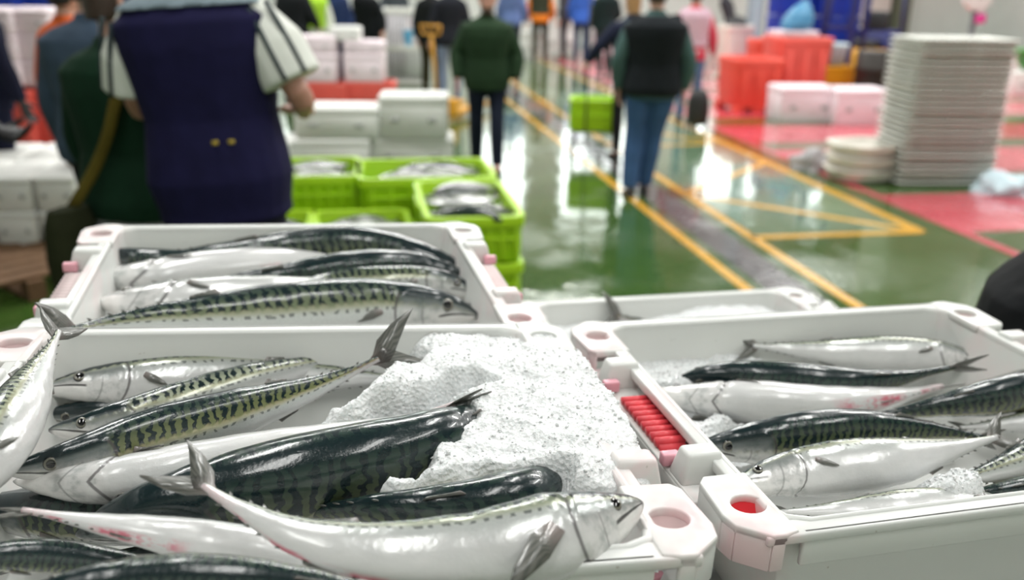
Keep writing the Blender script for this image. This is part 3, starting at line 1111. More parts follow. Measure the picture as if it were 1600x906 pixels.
def ice(name, M, px, hp, top, low, label, step=.0024, edge=.022, mound=(), rough=.0062, chunks=250, seed=1, clipx=None):
    inv = M.inverted()
    poly = []
    for q in pl(M, px, hp):
        p = inv @ q
        poly.append((p.x, p.y))
    xs = [p[0] for p in poly]
    ys = [p[1] for p in poly]
    x0, x1, y0, y1 = min(xs) - edge, max(xs) + edge, min(ys) - edge, max(ys) + edge
    nx, ny = int((x1 - x0) / step) + 1, int((y1 - y0) / step) + 1
    bm = bmesh.new()
    grid = {}
    rnd = random.Random(seed)
    good = []
    for i in range(nx):
        for j in range(ny):
            x, y = x0 + i * step, y0 + j * step
            if abs(x) > CL / 2 - .004 or abs(y) > CW / 2 - .026:
                continue
            d = inside(poly, x, y) + .012 * mnoise.noise(Vector((x * 40, y * 40, seed)))
            if d < -edge:
                continue
            k = max(0, min(1, (d + edge) / (edge * 1.7)))
            k = k * k * (3 - 2 * k)
            lo = low
            z = lo + (top - lo) * k
            for (mx, my, mr, mh) in mound:
                z += mh * math.exp(-((x - mx) ** 2 + (y - my) ** 2) / mr ** 2)
            z += rough * (mnoise.noise(Vector((x * 24, y * 24, seed + 7))) * 1.3 + mnoise.noise(Vector((x * 62, y * 62, seed))) * .7
                          + mnoise.noise(Vector((x * 260, y * 260, seed))) * .28) + rnd.uniform(-.00025, .0003)
            jx, jy = rnd.uniform(-.3, .3) * step, rnd.uniform(-.3, .3) * step
            grid[i, j] = bm.verts.new((x + jx, y + jy, z))
            if k > .55:
                good.append((x, y, z))
    for (i, j), v in list(grid.items()):
        q = [grid.get((i + 1, j)), grid.get((i + 1, j + 1)), grid.get((i, j + 1))]
        if all(q):
            bm.faces.new((v, *q))
    for _ in range(chunks):
        if not good:
            break
        x, y, z = rnd.choice(good)
        r = rnd.choice((.0008, .001, .0012, .0015, .002))
        s = bmesh.ops.create_icosphere(bm, subdivisions=1, radius=r)
        rm = Matrix.Rotation(rnd.uniform(0, 6), 3, Vector((rnd.random(), rnd.random(), rnd.random() + .1)))
        sc = Vector((rnd.uniform(.7, 1.5), rnd.uniform(.6, 1.1), rnd.uniform(.5, .9)))
        for v in s['verts']:
            c = Vector((v.co.x * sc.x, v.co.y * sc.y, v.co.z * sc.z)) * (1 + rnd.uniform(-.18, .18))
            v.co = rm @ c + Vector((x, y, z + r * .3))
    o = obj(name, bm, ICE, smooth=False)
    for p in o.data.polygons:
        p.use_smooth = True
    o.matrix_world = M
    tag(o, label, 'ice', kind='stuff')
    return o


_q = MA.inverted() @ pl(MA, [(905, 762)], -.02)[0]
ice('crushed_ice', MA, [(660, 520), (760, 514), (876, 516), (905, 560), (965, 640), (1020, 715), (1045, 766), (1010, 784), (930, 798), (880, 790), (868, 754), (800, 752), (700, 764),
                        (640, 770), (560, 772), (655, 738), (690, 700), (735, 668), (700, 640), (760, 628), (740, 612), (660, 618), (560, 640), (480, 660), (560, 620), (610, 588), (665, 566), (640, 545)],
    -.02, -.010, -.075, 'crushed ice heaped over the right half of the nearest crate', mound=((.17, .13, .14, .008), (.2, -.02, .1, .006), (.29, .10, .10, .016), (.285, -.03, .07, .013), (_q.x, _q.y, .028, .020)), chunks=700, seed=3)
ice('crushed_ice', MC, [(905, 530), (1000, 528), (1110, 540), (1190, 556), (1250, 572), (1120, 582), (1000, 608), (1060, 640), (1180, 645), (1120, 672), (1080, 690), (1000, 640), (930, 560)],
    -.05, -.052, -.10, 'thin crushed ice at the left end of the right-hand crate', chunks=700, seed=8)
ice('crushed_ice', MC, [(1440, 752), (1480, 728), (1530, 730), (1540, 752), (1500, 768)], -.01, -.006, -.05,
    'small lump of crushed ice on the tail of the pale yellowish mackerel', chunks=160, seed=12, edge=.02)
ice('crushed_ice', MD, [(850, 500), (1000, 500), (1040, 490), (1110, 482), (1180, 478), (1240, 490), (1200, 520), (860, 520)], -.03, -.035, -.07,
    'crushed ice mounded in the low crate behind', chunks=300, seed=15, mound=((.12, .12, .13, .03),), step=.005)
# ------------------------------------------------------------------ people
SKIN = plain('skin', (.58, .33, .25), .5, .10, 30, sss=.15, sssr=.01)
SKIN2 = plain('skin_ruddy', (.52, .27, .20), .5, .10, 30, sss=.15, sssr=.01)
HAIR_B = plain('brown_hair', (.05, .03, .02), .6, .5, 120)
HAIR_D = plain('dark_hair', (.012, .010, .010), .6, .5, 120)
HAIR_Y = plain('blonde_hair', (.36, .20, .08), .6, .4, 120)
HAIR_G = plain('grey_hair', (.25, .24, .23), .6, .4, 120)
SHOE = plain('black_rubber', (.012, .012, .012), .45)
SOLE = plain('pale_boot_rubber', (.5, .5, .46), .5)


def cloth(name, col, var=.25, rough=.85):
    return plain(name, col, rough, var, 14, bump=.25, bscale=26, dist=.012, spec=.2)


def ell(bm, z, a, b, cx=0, cy=0, n=20, p=2.4):
    return [Vector((cx + a * math.copysign(abs(math.cos(t)) ** (2 / p), math.cos(t)), cy + b * math.copysign(abs(math.sin(t)) ** (2 / p), math.sin(t)), z))
            for t in [2 * PI * k / n for k in range(n)]]


def fused(name, bm, mat, parent, vox, smooth=6, mats=None):
    bmesh.ops.recalc_face_normals(bm, faces=bm.faces)
    o = obj(name, bm, mat, parent)
    r = o.modifiers.new('remesh', 'REMESH')
    r.mode = 'VOXEL'
    r.voxel_size = vox
    r.use_smooth_shade = True
    s = o.modifiers.new('smooth', 'SMOOTH')
    s.iterations = smooth
    s.factor = .5
    return o


# torso rings: height, half width, half depth, forward shift (for a 1.75 m figure)
TORSO = [(.80, .150, .105, 0), (.90, .168, .115, -.005), (.99, .158, .108, 0), (1.09, .146, .098, .004), (1.20, .160, .108, .004),
         (1.31, .178, .116, 0), (1.39, .184, .108, -.006), (1.44, .150, .088, -.012), (1.475, .085, .066, -.014), (1.50, .060, .058, -.010)]


def torso(bm, z0, z1, grow, wide=1.0, deep=1.0, extra=()):
    rings = []
    rows = [r for r in TORSO if z0 <= r[0] <= z1]
    def at(z):
        for a, b in zip(TORSO, TORSO[1:]):
            if a[0] <= z <= b[0]:
                k = (z - a[0]) / (b[0] - a[0])
                return tuple(x + (y - x) * k for x, y in zip(a, b))
        return TORSO[0] if z < TORSO[0][0] else TORSO[-1]
    zs = sorted(set([z0, z1] + [r[0] for r in rows]))
    for z in zs:
        r = at(z)
        f = max(0.0, 1 - max(0, z - 1.40) / .08) * .8 + .2
        rings.append(ell(bm, z, r[1] * (1 + (wide - 1) * f) + grow * f, r[2] * (1 + (deep - 1) * f) + grow * f, 0, r[3]))
    bm_rings(bm, rings)


def limb(bm, pts, rads, n=12):
    ev, L = catmull(pts, 0)
    k = 9
    P = [ev(i / k) for i in range(k + 1)]
    rr = [interp([(j / (len(rads) - 1), rads[j]) for j in range(len(rads))], i / k) for i in range(k + 1)]
    bm_tube(bm, P, rr, n)


def straight(bm, a, b, c, r):
    """two segments with a clear joint: a-b-c"""
    a, b, c = Vector(a), Vector(b), Vector(c)
    P = [a, a.lerp(b, .35), a.lerp(b, .75), a.lerp(b, .93) + (c - b) * .01, b.lerp(c, .08), b.lerp(c, .3), b.lerp(c, .7), c]
    rr = [r[0], r[0] * .97, r[1] * 1.04, r[1], r[1], r[1] * 1.03, (r[1] + r[2]) / 2, r[2]]
    bm_tube(bm, P, rr, 14)


def hand(bm, wrist, d, thumb, curl=.5):
    """palm, five fingers of unequal length; d points along the hand, thumb to the thumb side"""
    d = Vector(d).normalized()
    th = Vector(thumb)
    th = (th - d * th.dot(d)).normalized()
    nrm = d.cross(th)
    w = Vector(wrist)
    rings = []
    for k, (f, hw) in enumerate([(-.01, .024), (.02, .030), (.06, .040), (.09, .041), (.098, .036)]):
        rings.append([w + d * f + th * hw * math.cos(a) + nrm * .014 * math.sin(a) for a in [2 * PI * j / 12 for j in range(12)]])
    bm_rings(bm, rings)
    for off, ln in ((.030, .072), (.010, .080), (-.011, .075), (-.031, .058)):
        p0 = w + d * .088 + th * off
        p1 = p0 + d * ln * .45 + nrm * curl * ln * .15
        p2 = p1 + d * ln * .3 + nrm * curl * ln * .35
        p3 = p2 + d * ln * .1 + nrm * curl * ln * .4
        bm_tube(bm, [p0, p1, p2, p3], [.0095, .009, .0085, .007], 8)
    p0 = w + d * .03 + th * .028
    bm_tube(bm, [p0, p0 + th * .028 + d * .022 + nrm * .006, p0 + th * .040 + d * .05 + nrm * .012 * (1 + curl)], [.013, .011, .0085], 8)


def head(bm, c, yaw, pitch=0):
    """skull with jaw, nose, brow, lips and ears about centre c; faces +y before turning"""
    M = Matrix.Translation(Vector(c)) @ Matrix.Rotation(yaw, 4, 'Z') @ Matrix.Rotation(pitch, 4, 'X')
    b2 = bmesh.new()
    prof = [(-.118, .030, .030, .050), (-.105, .046, .050, .040), (-.08, .058, .072, .020), (-.05, .066, .086, .006), (-.02, .071, .093, 0), (.015, .075, .097, -.004),
            (.05, .076, .097, -.006), (.08, .070, .088, -.008), (.105, .050, .064, -.010), (.118, .022, .028, -.010)]
    bm_rings(b2, [ell(b2, z, a, d, 0, y, 20, 2.2) for z, a, d, y in prof])
    bm_tube(b2, [(0, .088, .018), (0, .100, -.004), (0, .112, -.024), (0, .092, -.034)], [.009, .011, .014, .010], 8)
    bm_tube(b2, [(-.030, .086, .030), (0, .094, .028), (.030, .086, .030)], .009, 8)
    bm_tube(b2, [(-.022, .082, -.058), (0, .094, -.056), (.022, .082, -.058)], .007, 8)
    bm_tube(b2, [(-.018, .080, -.070), (0, .092, -.070), (.018, .080, -.070)], .007, 8)
    for s in (-1, 1):
        bm_tube(b2, [(s * .072, -.004, -.03), (s * .084, -.012, 0), (s * .080, -.016, .022)], [.010, .014, .010], 8)
    for v in b2.verts:
        v.co = M @ v.co
    me = bpy.data.meshes.new('tmp')
    b2.to_mesh(me)
    b2.free()
    bm.from_mesh(me)
    bpy.data.meshes.remove(me)
    return M


def hair_cap(M, mat, parent, long=0.0, vox=.01, grow=.010):
    bm = bmesh.new()
    prof = [(-.06 - long, .060 + long * .1, .040, -.062), (-.03, .072, .062, -.042), (.01, .080, .082, -.026), (.05, .082, .092, -.016), (.085, .074, .090, -.010), (.112, .052, .066, -.010),
            (.126, .022, .030, -.010)]
    bm_rings(bm, [ell(bm, z, a + grow - .008, d + grow - .008, 0, y, 20, 2.2) for z, a, d, y in prof])
    for v in bm.verts:
        v.co = M @ v.co
    return fused('hair', bm, mat, parent, vox, 3)


def person(label, loc, yaw, h=1.75, vox=.011, arms=None, legs=None, torso_c=None, torso_low=.82, leg_c=None, sleeve_c=None, sleeve_end=1.0, skin=None,
           hair=None, hair_long=0.0, head_turn=0.0, head_pitch=0.0, shoe=None, wide=1.0, deep=1.0, grow=.022, gloves=None, vest_c=None, vest_low=.80, collar=True,
           lean=0.0, sleeve_r=(.068, .071, .070), cap_r=(.070, .088), name='person', hand_dirs=None, leg_r=(.092, .066, .052), hat=None, beard=None):
    """figure facing +y before turning; arms: {side: (elbow, wrist)}, legs: {side: (knee, ankle)} for a 1.75 m figure"""
    k = h / 1.75
    root = empty(name, loc, (0, 0, yaw), label, 'person')
    root.scale = (k, k, k)
    skin = skin or SKIN
    A = {-1: ((-.255, -.01, 1.13), (-.27, .07, .89)), 1: ((.255, -.01, 1.13), (.27, .07, .89))}
    A.update(arms or {})
    G = {-1: ((-.10, .015, .50), (-.105, -.01, .085)), 1: ((.10, .015, .50), (.105, -.01, .085))}
    G.update(legs or {})
    sh = {s: Vector((s * .178 * (1 + (wide - 1) * .8), -.008, 1.395)) for s in (-1, 1)}

    def bend(bm):
        if lean:
            for v in bm.verts:
                q = max(0, v.co.z - .92)
                v.co.y += q * math.sin(lean)
                v.co.z -= q * (1 - math.cos(lean))
        return bm
    # one continuous body
    bm = bmesh.new()
    torso(bm, .80, 1.50, 0, wide, deep)
    bm_tube(bm, [(0, -.012, 1.44), (0, -.006, 1.50), (0, .004, 1.56)], [.066, .056, .056], 14)
    HM = head(bm, (0, .012, 1.632), head_turn, head_pitch)
    for s in (-1, 1):
        e, wr = A[s]
        straight(bm, sh[s] - Vector((s * .03, 0, 0)), e, wr, (.050, .040, .027))
        e, wr = Vector(e), Vector(wr)
        hd = (hand_dirs or {}).get(s) or (wr - e)
        fwdv = Vector((0, 1, 0)) if abs(Vector(hd).normalized().y) < .8 else Vector((-s, 0, .6))
        if not gloves:
            hand(bm, wr, hd, fwdv, .5)
        kn, an = G[s]
        straight(bm, (s * .088, 0, .87), kn, an, (.082, .056, .038))
        an = Vector(an)
        bm_tube(bm, [an + Vector((0, -.03, -.02)), an + Vector((0, .04, -.045)), an + Vector((0, .12, -.055))], [.04, .038, .03], 10)
    body = fused('body', bend(bm), skin, root, vox * .75, 3)
    # trousers
    bm = bmesh.new()
    torso(bm, .80, 1.03, .014, wide, deep)
    for s in (-1, 1):
        kn, an = G[s]
        an = Vector(an) + Vector((0, 0, -.01))
        straight(bm, (s * .090 * wide, 0, .88), kn, an, leg_r)
    fused('trousers', bm, leg_c or cloth('navy_jeans', (.02, .025, .05)), root, vox, 4)
    # shoes
    for s in (-1, 1):
        kn, an = G[s]
        an, kn = Vector(an), Vector(kn)
        bm = bmesh.new()
        tilt = max(-.8, min(.8, (kn.y - an.y) * -1.2 + .02)) if an.z > .12 else 0
        rings = []
        for y, hwid, top in ((-.075, .025, .05), (-.065, .036, .075), (0, .040, .085), (.05, .042, .06), (.12, .046, .042), (.165, .040, .034), (.188, .018, .022)):
            rings.append([Vector((hwid * math.cos(a), y, max(0, (top * .5 + top * .5 * math.sin(a)))) ) for a in [2 * PI * j / 14 for j in range(14)]])
        bm_rings(bm, rings)
        rm = Matrix.Translation(an + Vector((0, 0, -.085))) @ Matrix.Rotation(-s * .12, 4, 'Z') @ Matrix.Translation((0, 0, .0)) @ Matrix.Rotation(tilt, 4, 'X')
        for v in bm.verts:
            v.co = rm @ v.co
        bmesh.ops.recalc_face_normals(bm, faces=bm.faces)
        obj('shoe', bm, shoe or SHOE, root, sub=1)
    # jacket or shirt with sleeves
    bm = bmesh.new()
    torso(bm, torso_low, 1.48, grow, wide, deep)
    for s in (-1, 1):
        e, wr = Vector(A[s][0]), Vector(A[s][1])
        if sleeve_end >= 1:
            straight(bm, sh[s] - Vector((s * .03, 0, .0)), e, wr - (wr - e) * .04, (.060 + grow * .55, .050 + grow * .45, .040 + grow * .2))
        else:
            m = sh[s].lerp(e, sleeve_end * 1.0)
            bm_tube(bm, [sh[s] - Vector((s * .04, 0, 0)), sh[s].lerp(m, .5), m], list(sleeve_r), 14)
    if collar:
        bm_tube(bm, [(0, -.012, 1.46), (0, -.008, 1.515)], [.078, .070], 14)
    fused('jacket' if sleeve_end >= 1 else 't_shirt', bend(bm), sleeve_c or torso_c, root, vox, 5)
    if vest_c:
        bm = bmesh.new()
        torso(bm, vest_low, 1.475, grow + .022, wide, deep)
        for s in (-1, 1):
            bm_tube(bm, [sh[s] - Vector((s * .09, 0, -.02)), sh[s] - Vector((s * .012, 0, -.004))], list(cap_r), 14)
        fused('vest', bend(bm), vest_c, root, vox, 5)
    if gloves:
        for s in (-1, 1):
            e, wr = Vector(A[s][0]), Vector(A[s][1])
            bm = bmesh.new()
            hand(bm, wr, (hand_dirs or {}).get(s) or (wr - e), (0, 1, 0), .7)
            bm_tube(bm, [wr + (e - wr) * .12, wr], [.042, .036], 12)
            fused('glove', bend(bm), gloves, root, .006, 3)
    tmp = Vector((0, 0, 0))
    if lean:
        q = 1.632 - .92
        HM = Matrix.Translation((0, q * math.sin(lean), -q * (1 - math.cos(lean)))) @ HM
    if hat:
        hair_cap(HM, hat, root, 0, .01, .016).name = 'cap'
    elif hair:
        hair_cap(HM, hair, root, hair_long)
    if beard:
        bm = bmesh.new()
        bm_rings(bm, [ell(bm, z, a, d, 0, y) for z, a, d, y in ((-.135, .03, .026, .055), (-.115, .05, .048, .046), (-.085, .064, .062, .034), (-.06, .069, .058, .030), (-.05, .070, .05, .026))])
        for v in bm.verts:
            v.co = HM @ v.co
        fused('beard', bm, beard, root, .01, 2)
    for s in (-1, 1):
        bm = bmesh.new()
        bmesh.ops.create_uvsphere(bm, u_segments=10, v_segments=8, radius=.0115)
        for v in bm.verts:
            v.co = HM @ (v.co + Vector((s * .031, .083, .012)))
        obj('eye', bm, EYE_BLACK, root)
    return root, A, sh, HM


def facing(dx, dy):
    """yaw that turns +y to (dx, dy)"""
    return math.atan2(-dx, dy)


def along(px, dist, z=0.0):
    """place seen in pixel column px at ground distance dist"""
    r = ray(px, 200)
    d = Vector((r.x, r.y, 0)).normalized()
    p = d * dist
    return Vector((p.x, p.y, z))


# man in the navy vest
NAVY = cloth('navy_vest_cloth', (.010, .009, .045), .35)
WHITE_T = cloth('white_t_shirt_cloth', (.74, .76, .70), .08)
GREY_Y = cloth('grey_blue_yoke_cloth', (.22, .28, .32), .15)
p1, A1, sh1, _ = person('person in a navy sleeveless vest over a white striped T-shirt, back turned, behind the crates',
                        along(374, 3.3, .14), facing(-.02, 1), 1.90, .009,
                        arms={1: ((.305, -.035, 1.135), (.25, .20, 1.06)), -1: ((-.255, .04, 1.13), (-.19, .26, 1.06))}, hand_dirs={1: (-.6, .8, .1), -1: (.6, .8, .1)},
                        sleeve_c=WHITE_T, sleeve_end=.80, vest_c=NAVY, vest_low=.76, wide=1.13, deep=1.16, sleeve_r=(.080, .098, .100), hair=HAIR_D, leg_c=cloth('dark_work_trousers', (.015, .015, .03)),
                        skin=SKIN2, collar=False, torso_low=.86, cap_r=(.065, .080))
p1.rotation_euler = Matrix.Rotation(R(-4.5), 3, 'Y').to_euler()   # he leans to one side
bm = bmesh.new()                            # grey yoke over the shoulders
rg = []
for z, a, d in ((1.43, .232, .150), (1.445, .215, .140), (1.46, .18, .125), (1.478, .135, .105), (1.50, .105, .090)):
    rg.append(ell(bm, z, a, d, 0, -.012))
bm_rings(bm, rg)
fused('shoulder_yoke', bm, GREY_Y, p1, .01, 3)
STRIPE = cloth('charcoal_stripe_cloth', (.035, .05, .055))
for s in (-1, 1):
    e = Vector(A1[s][0])
    for off in (-.012, .034):
        bm = bmesh.new()
        ax = (e - sh1[s]).normalized()
        outv = Vector((s * .55, -.85, .1))
        outv = (outv - ax * outv.dot(ax)).normalized()
        sidev = ax.cross(outv)
        m = sh1[s].lerp(e, .80)
        outv2 = (outv + sidev * (off * 16)).normalized()
        P = [sh1[s] + outv2 * .083 + ax * -.01, sh1[s].lerp(m, .3) + outv2 * .092, sh1[s].lerp(m, .65) + outv2 * .097, m + outv2 * .096]
        bm_tube(bm, P, .008, 8)
        obj('sleeve_stripe', bm, STRIPE, p1)
YEL = plain('yellow_thread', (.5, .36, .03), .6)
for dx in (.055, .105):
    bm = bmesh.new()
    bm_box(bm, (dx, -.170, 1.03), (.018, .006, .012))
    obj('vest_mark', bm, YEL, p1)

# man in the green sweater
p2, A2, sh2, _ = person('person in a dark green sweater and pale grey trousers beside the navy vest, back turned', along(198, 3.85, .0), facing(.35, 1), 1.80, .01,
                        arms={-1: ((-.26, .02, 1.13), (-.24, .10, .90)), 1: ((.26, .06, 1.14), (.16, .27, 1.05))},
                        torso_c=cloth('dark_green_knit', (.006, .030, .014), .3), leg_c=cloth('pale_grey_trousers', (.34, .36, .36), .15), hair=HAIR_B, head_turn=-.35,
                        torso_low=.84, wide=1.16, deep=1.12, grow=.026)
# bag on the green sweater's hip
bag = empty('shoulder_bag', p2.location, p2.rotation_euler, 'olive brown shoulder bag hanging at the hip of the green sweater', 'bag')
OLIVE = cloth('olive_canvas', (.022, .026, .010), .3)
bm = bmesh.new()
bm_rings(bm, [ell(bm, z, a * .8, d * .7, -.09, -.26, 20, 3.2) for z, a, d in ((.60, .05, .10), (.63, .075, .14), (.75, .08, .155), (.88, .07, .145), (.94, .05, .12))])
fused('bag_body', bm, OLIVE, bag, .01, 3)
bm = bmesh.new()
P = [Vector(q) for q in [(-.09, -.24, .93), (.0, -.195, 1.08), (.08, -.185, 1.22), (.13, -.17, 1.36), (.155, -.10, 1.46), (.15, 0, 1.475)]]
ev, _l = catmull(P, 0)
bm_tube(bm, [ev(i / 14) for i in range(15)], .022, 8, flat=.3)
obj('bag_strap', bm, cloth('mustard_strap', (.11, .085, .012)), bag)

# people behind them at the left
person('person in a blue-grey hooded top seen over the green sweater, back turned', along(166, 5.1), facing(.1, 1), 1.84, .012,
       torso_c=cloth('blue_grey_fleece', (.055, .085, .13), .25), wide=1.22, deep=1.2, hair=HAIR_D, grow=.04, leg_c=cloth('black_trousers', (.012, .012, .015)))
person('person in an orange work jacket just left of the blue-grey top', along(128, 6.5), facing(.4, 1), 1.76, .014,
       torso_c=cloth('orange_workwear', (.72, .13, .03), .2), hair=HAIR_D, grow=.03, leg_c=cloth('black_trousers', (.012, .012, .015)))
person('person in dark clothes at the left edge reaching in with a black-gloved hand', along(-262, 4.0), facing(1, -.1), 1.80, .012,
       arms={1: ((.27, .04, 1.13), (.23, .24, .98)), -1: ((-.25, .20, 1.22), (-.20, .46, 1.19))},
       torso_c=cloth('charcoal_coat', (.020, .022, .022), .3), gloves=plain('black_glove', (.01, .01, .011), .5), hair=HAIR_D, grow=.03, leg_c=cloth('black_trousers', (.012, .012, .015)))
person('person in dark navy overalls standing at the upper left edge', along(-14, 7.4), facing(.5, 1), 1.80, .014,
       torso_c=cloth('midnight_navy', (.008, .010, .028), .3), gloves=plain('black_glove', (.01, .01, .011), .5), hair=HAIR_D, grow=.03, leg_c=cloth('midnight_navy', (.008, .010, .028), .3), wide=1.1)

# bearded man walking towards the camera
person('person in a dark green jacket and navy jeans walking towards the camera, short beard', along(760, 8.7), facing(.03, -1), 1.70, .011,
       torso_c=cloth('moss_green_jacket', (.016, .038, .016), .3), sleeve_c=None, grow=.048, torso_low=.80, wide=1.10, deep=1.15, hair=HAIR_B, beard=HAIR_B, skin=SKIN2,
       arms={-1: ((-.295, -.02, 1.13), (-.285, .07, .90)), 1: ((.295, -.02, 1.13), (.285, .09, .90))},
       legs={-1: ((-.10, .10, .50), (-.11, .12, .085)), 1: ((.10, .02, .50), (.10, -.14, .11))}, leg_c=cloth('dark_navy_jeans', (.010, .014, .030), .3), leg_r=(.098, .074, .062))
# man in the black padded vest, walking away
person('person in a black padded vest, grey-green sleeves and blue jeans walking away', along(1014, 7.85), facing(.06, 1), 1.80, .011,
       sleeve_c=cloth('grey_green_sleeves', (.065, .12, .115), .2), vest_c=cloth('black_padding', (.010, .013, .016), .3), vest_low=.84, wide=1.18, deep=1.22, grow=.03,
       arms={-1: ((-.29, -.04, 1.13), (-.275, .03, .88)), 1: ((.29, -.03, 1.13), (.275, .06, .88))}, hair=HAIR_D,
       legs={-1: ((-.12, -.01, .50), (-.145, -.12, .085)), 1: ((.045, .06, .50), (-.01, .04, .085))},
       leg_c=cloth('blue_denim', (.045, .10, .22), .3), leg_r=(.108, .082, .066))
person('person with blonde hair in a navy coat beside the lime trolley, reaching for its handle', along(978, 9.5), facing(-.25, 1), 1.68, .012,
       torso_c=cloth('navy_wool_coat', (.014, .018, .040), .3), hair=HAIR_Y, hair_long=.05, torso_low=.80, grow=.035,
       arms={-1: ((-.33, .04, 1.20), (-.42, .16, 1.02)), 1: ((.27, 0, 1.13), (.26, .08, .9))},
       leg_c=cloth('black_leggings', (.01, .01, .012)), leg_r=(.085, .06, .045))
person('person in a red and white jacket pulling a black wheeled bag', along(1072, 12.2), facing(.1, 1), 1.72, .014,
       torso_c=cloth('red_jersey', (.62, .06, .10), .2), vest_c=cloth('pale_pink_vest', (.62, .42, .50), .2), hair=HAIR_D, leg_c=cloth('washed_jeans', (.10, .16, .28)), vest_low=1.0)
# far figures, each built on its own
FAR = [
    (840, 20.6, (.2, 1), 1.80, (.62, .17, .02), (.030, .028, .014), 'person in an orange top with dark braces far down the aisle', HAIR_D, (.03, .035, .02)),
    (876, 21.5, (-1, .2), 1.72, (.045, .045, .055), (.04, .04, .045), 'person in charcoal grey to the right of the far orange top', HAIR_G, None),
    (902, 20.4, (.3, 1), 1.80, (.035, .10, .40), (.012, .022, .065), 'person in a bright blue top and navy jeans far down the aisle', HAIR_D, None),
    (938, 17.5, (-.2, 1), 1.78, (.010, .022, .022), (.02, .03, .03), 'person in black behind the blonde hair, far down the aisle', HAIR_D, None),
    (704, 13.2, (-.4, 1), 1.80, (.012, .014, .020), (.17, .22, .32), 'person in a black coat and pale blue jeans behind the green jacket', HAIR_D, None),
    (676, 13.9, (.4, 1), 1.76, (.008, .010, .010), (.035, .03, .012), 'person in black left of the pale blue jeans', HAIR_B, None),
    (797, 19.0, (.1, 1), 1.80, (.10, .15, .32), (.02, .025, .05), 'person in a washed blue shirt just right of the green jacket', HAIR_G, None),
    (528, 14.6, (.3, -1), 1.80, (.014, .028, .085), (.012, .018, .05), 'person in navy overalls behind the stacked white boxes', HAIR_D, None),
    (497, 14.2, (.0, -1), 1.78, (.68, .72, .62), (.45, .48, .40), 'person in a white coat with a lime bib behind the white boxes', HAIR_B, (.36, .62, .04)),
    (470, 13.4, (.3, 1), 1.84, (.010, .012, .014), (.012, .012, .014), 'person in black at the right shoulder of the navy vest', HAIR_D, None),
    (586, 15.4, (-.5, -1), 1.80, (.010, .012, .014), (.012, .012, .014), 'person in black bending over white boxes beside the upright white bin', HAIR_D, None),
    (622, 19.5, (.2, -1), 1.80, (.05, .06, .07), (.02, .02, .03), 'person in dark grey behind the upright white bin', HAIR_D, None),
    (1128, 20.4, (-1, .2), 1.75, (.03, .03, .035), (.03, .03, .035), 'person in dark grey bent behind the white tub by the pale blue pillar', HAIR_D, None),
]
for i, (px, dist, f, hh, tc, lc, lab, hr, vc) in enumerate(FAR):
    person(lab, along(px, dist), facing(*f), hh, .017, torso_c=cloth('coat_cloth_%d' % i, tc), leg_c=cloth('trouser_cloth_%d' % i, lc), hair=hr, grow=.03,
           vest_c=cloth('bib_cloth_%d' % i, vc) if vc else None, vest_low=1.0, wide=1.08,
           arms={1: ((.27, .03, 1.13), (.22, .22, 1.02))} if i % 2 else None,
           legs={1: ((.10, .09, .50), (.11, .10, .085)), -1: ((-.10, .0, .50), (-.10, -.12, .10))} if i % 3 == 0 else None, lean=.35 if 'bending' in lab or 'bent' in lab else 0)
# dark figure at the right edge
person('person in a black coat at the right edge with bent elbow beside the right-hand crate', along(1748, 1.95), facing(-.8, .75), 1.60, .010,
       torso_c=cloth('black_oilskin', (.006, .007, .008), .3, .9), hair=HAIR_D, grow=.055, wide=1.35,
       arms={-1: ((-.30, .02, 1.11), (-.18, .24, 1.06)), 1: ((.30, -.02, 1.1), (.2, .22, 1.02))}, leg_c=cloth('black_trousers', (.012, .012, .015)))
# ------------------------------------------------------------------ props
FOAM = plain('white_foam', (.78, .79, .76), .75, .05, 60, bump=.15, bscale=160)
FOAM_P = plain('pinkish_white_foam', (.80, .70, .74), .7, .06, 8, bump=.1, bscale=120)
RED_P = plain('red_tote_plastic', (.74, .085, .055), .45, .18, 7)
CORAL = plain('coral_tote_plastic', (.80, .13, .10), .45, .15, 7)
LIME = plain('lime_crate_plastic', (.42, .70, .012), .42, .12, 7)
BLUE = plain('blue_tote_plastic', (.010, .045, .42), .45, .2, 7)
GREYW = plain('grey_white_plastic', (.66, .67, .62), .5, .10, 10)
CREAM = plain('cream_plastic', (.76, .73, .66), .5, .06, 10)
WOOD = plain('weathered_pallet_wood', (.16, .085, .04), .8, .4, 18, bump=.3)
BLACKP = plain('black_plastic', (.010, .010, .011), .5)
YELLOWM = plain('yellow_machine_paint', (.62, .30, .015), .4, .1)
NAVYM = plain('navy_machine_paint', (.008, .012, .11), .4, .1)
INK = plain('blue_print', (.10, .38, .55), .6)


def rbox(z, x, y, c):
    o = []
    for sx, sy in ((1, -1), (1, 1), (-1, 1), (-1, -1)):
        a = [(sx * x, sy * (y - c)), (sx * (x - c * .3), sy * (y - c * .3)), (sx * (x - c), sy * y)]
        o += [Vector((p[0], p[1], z)) for p in (a if sx * sy > 0 else a[::-1])]
    return o


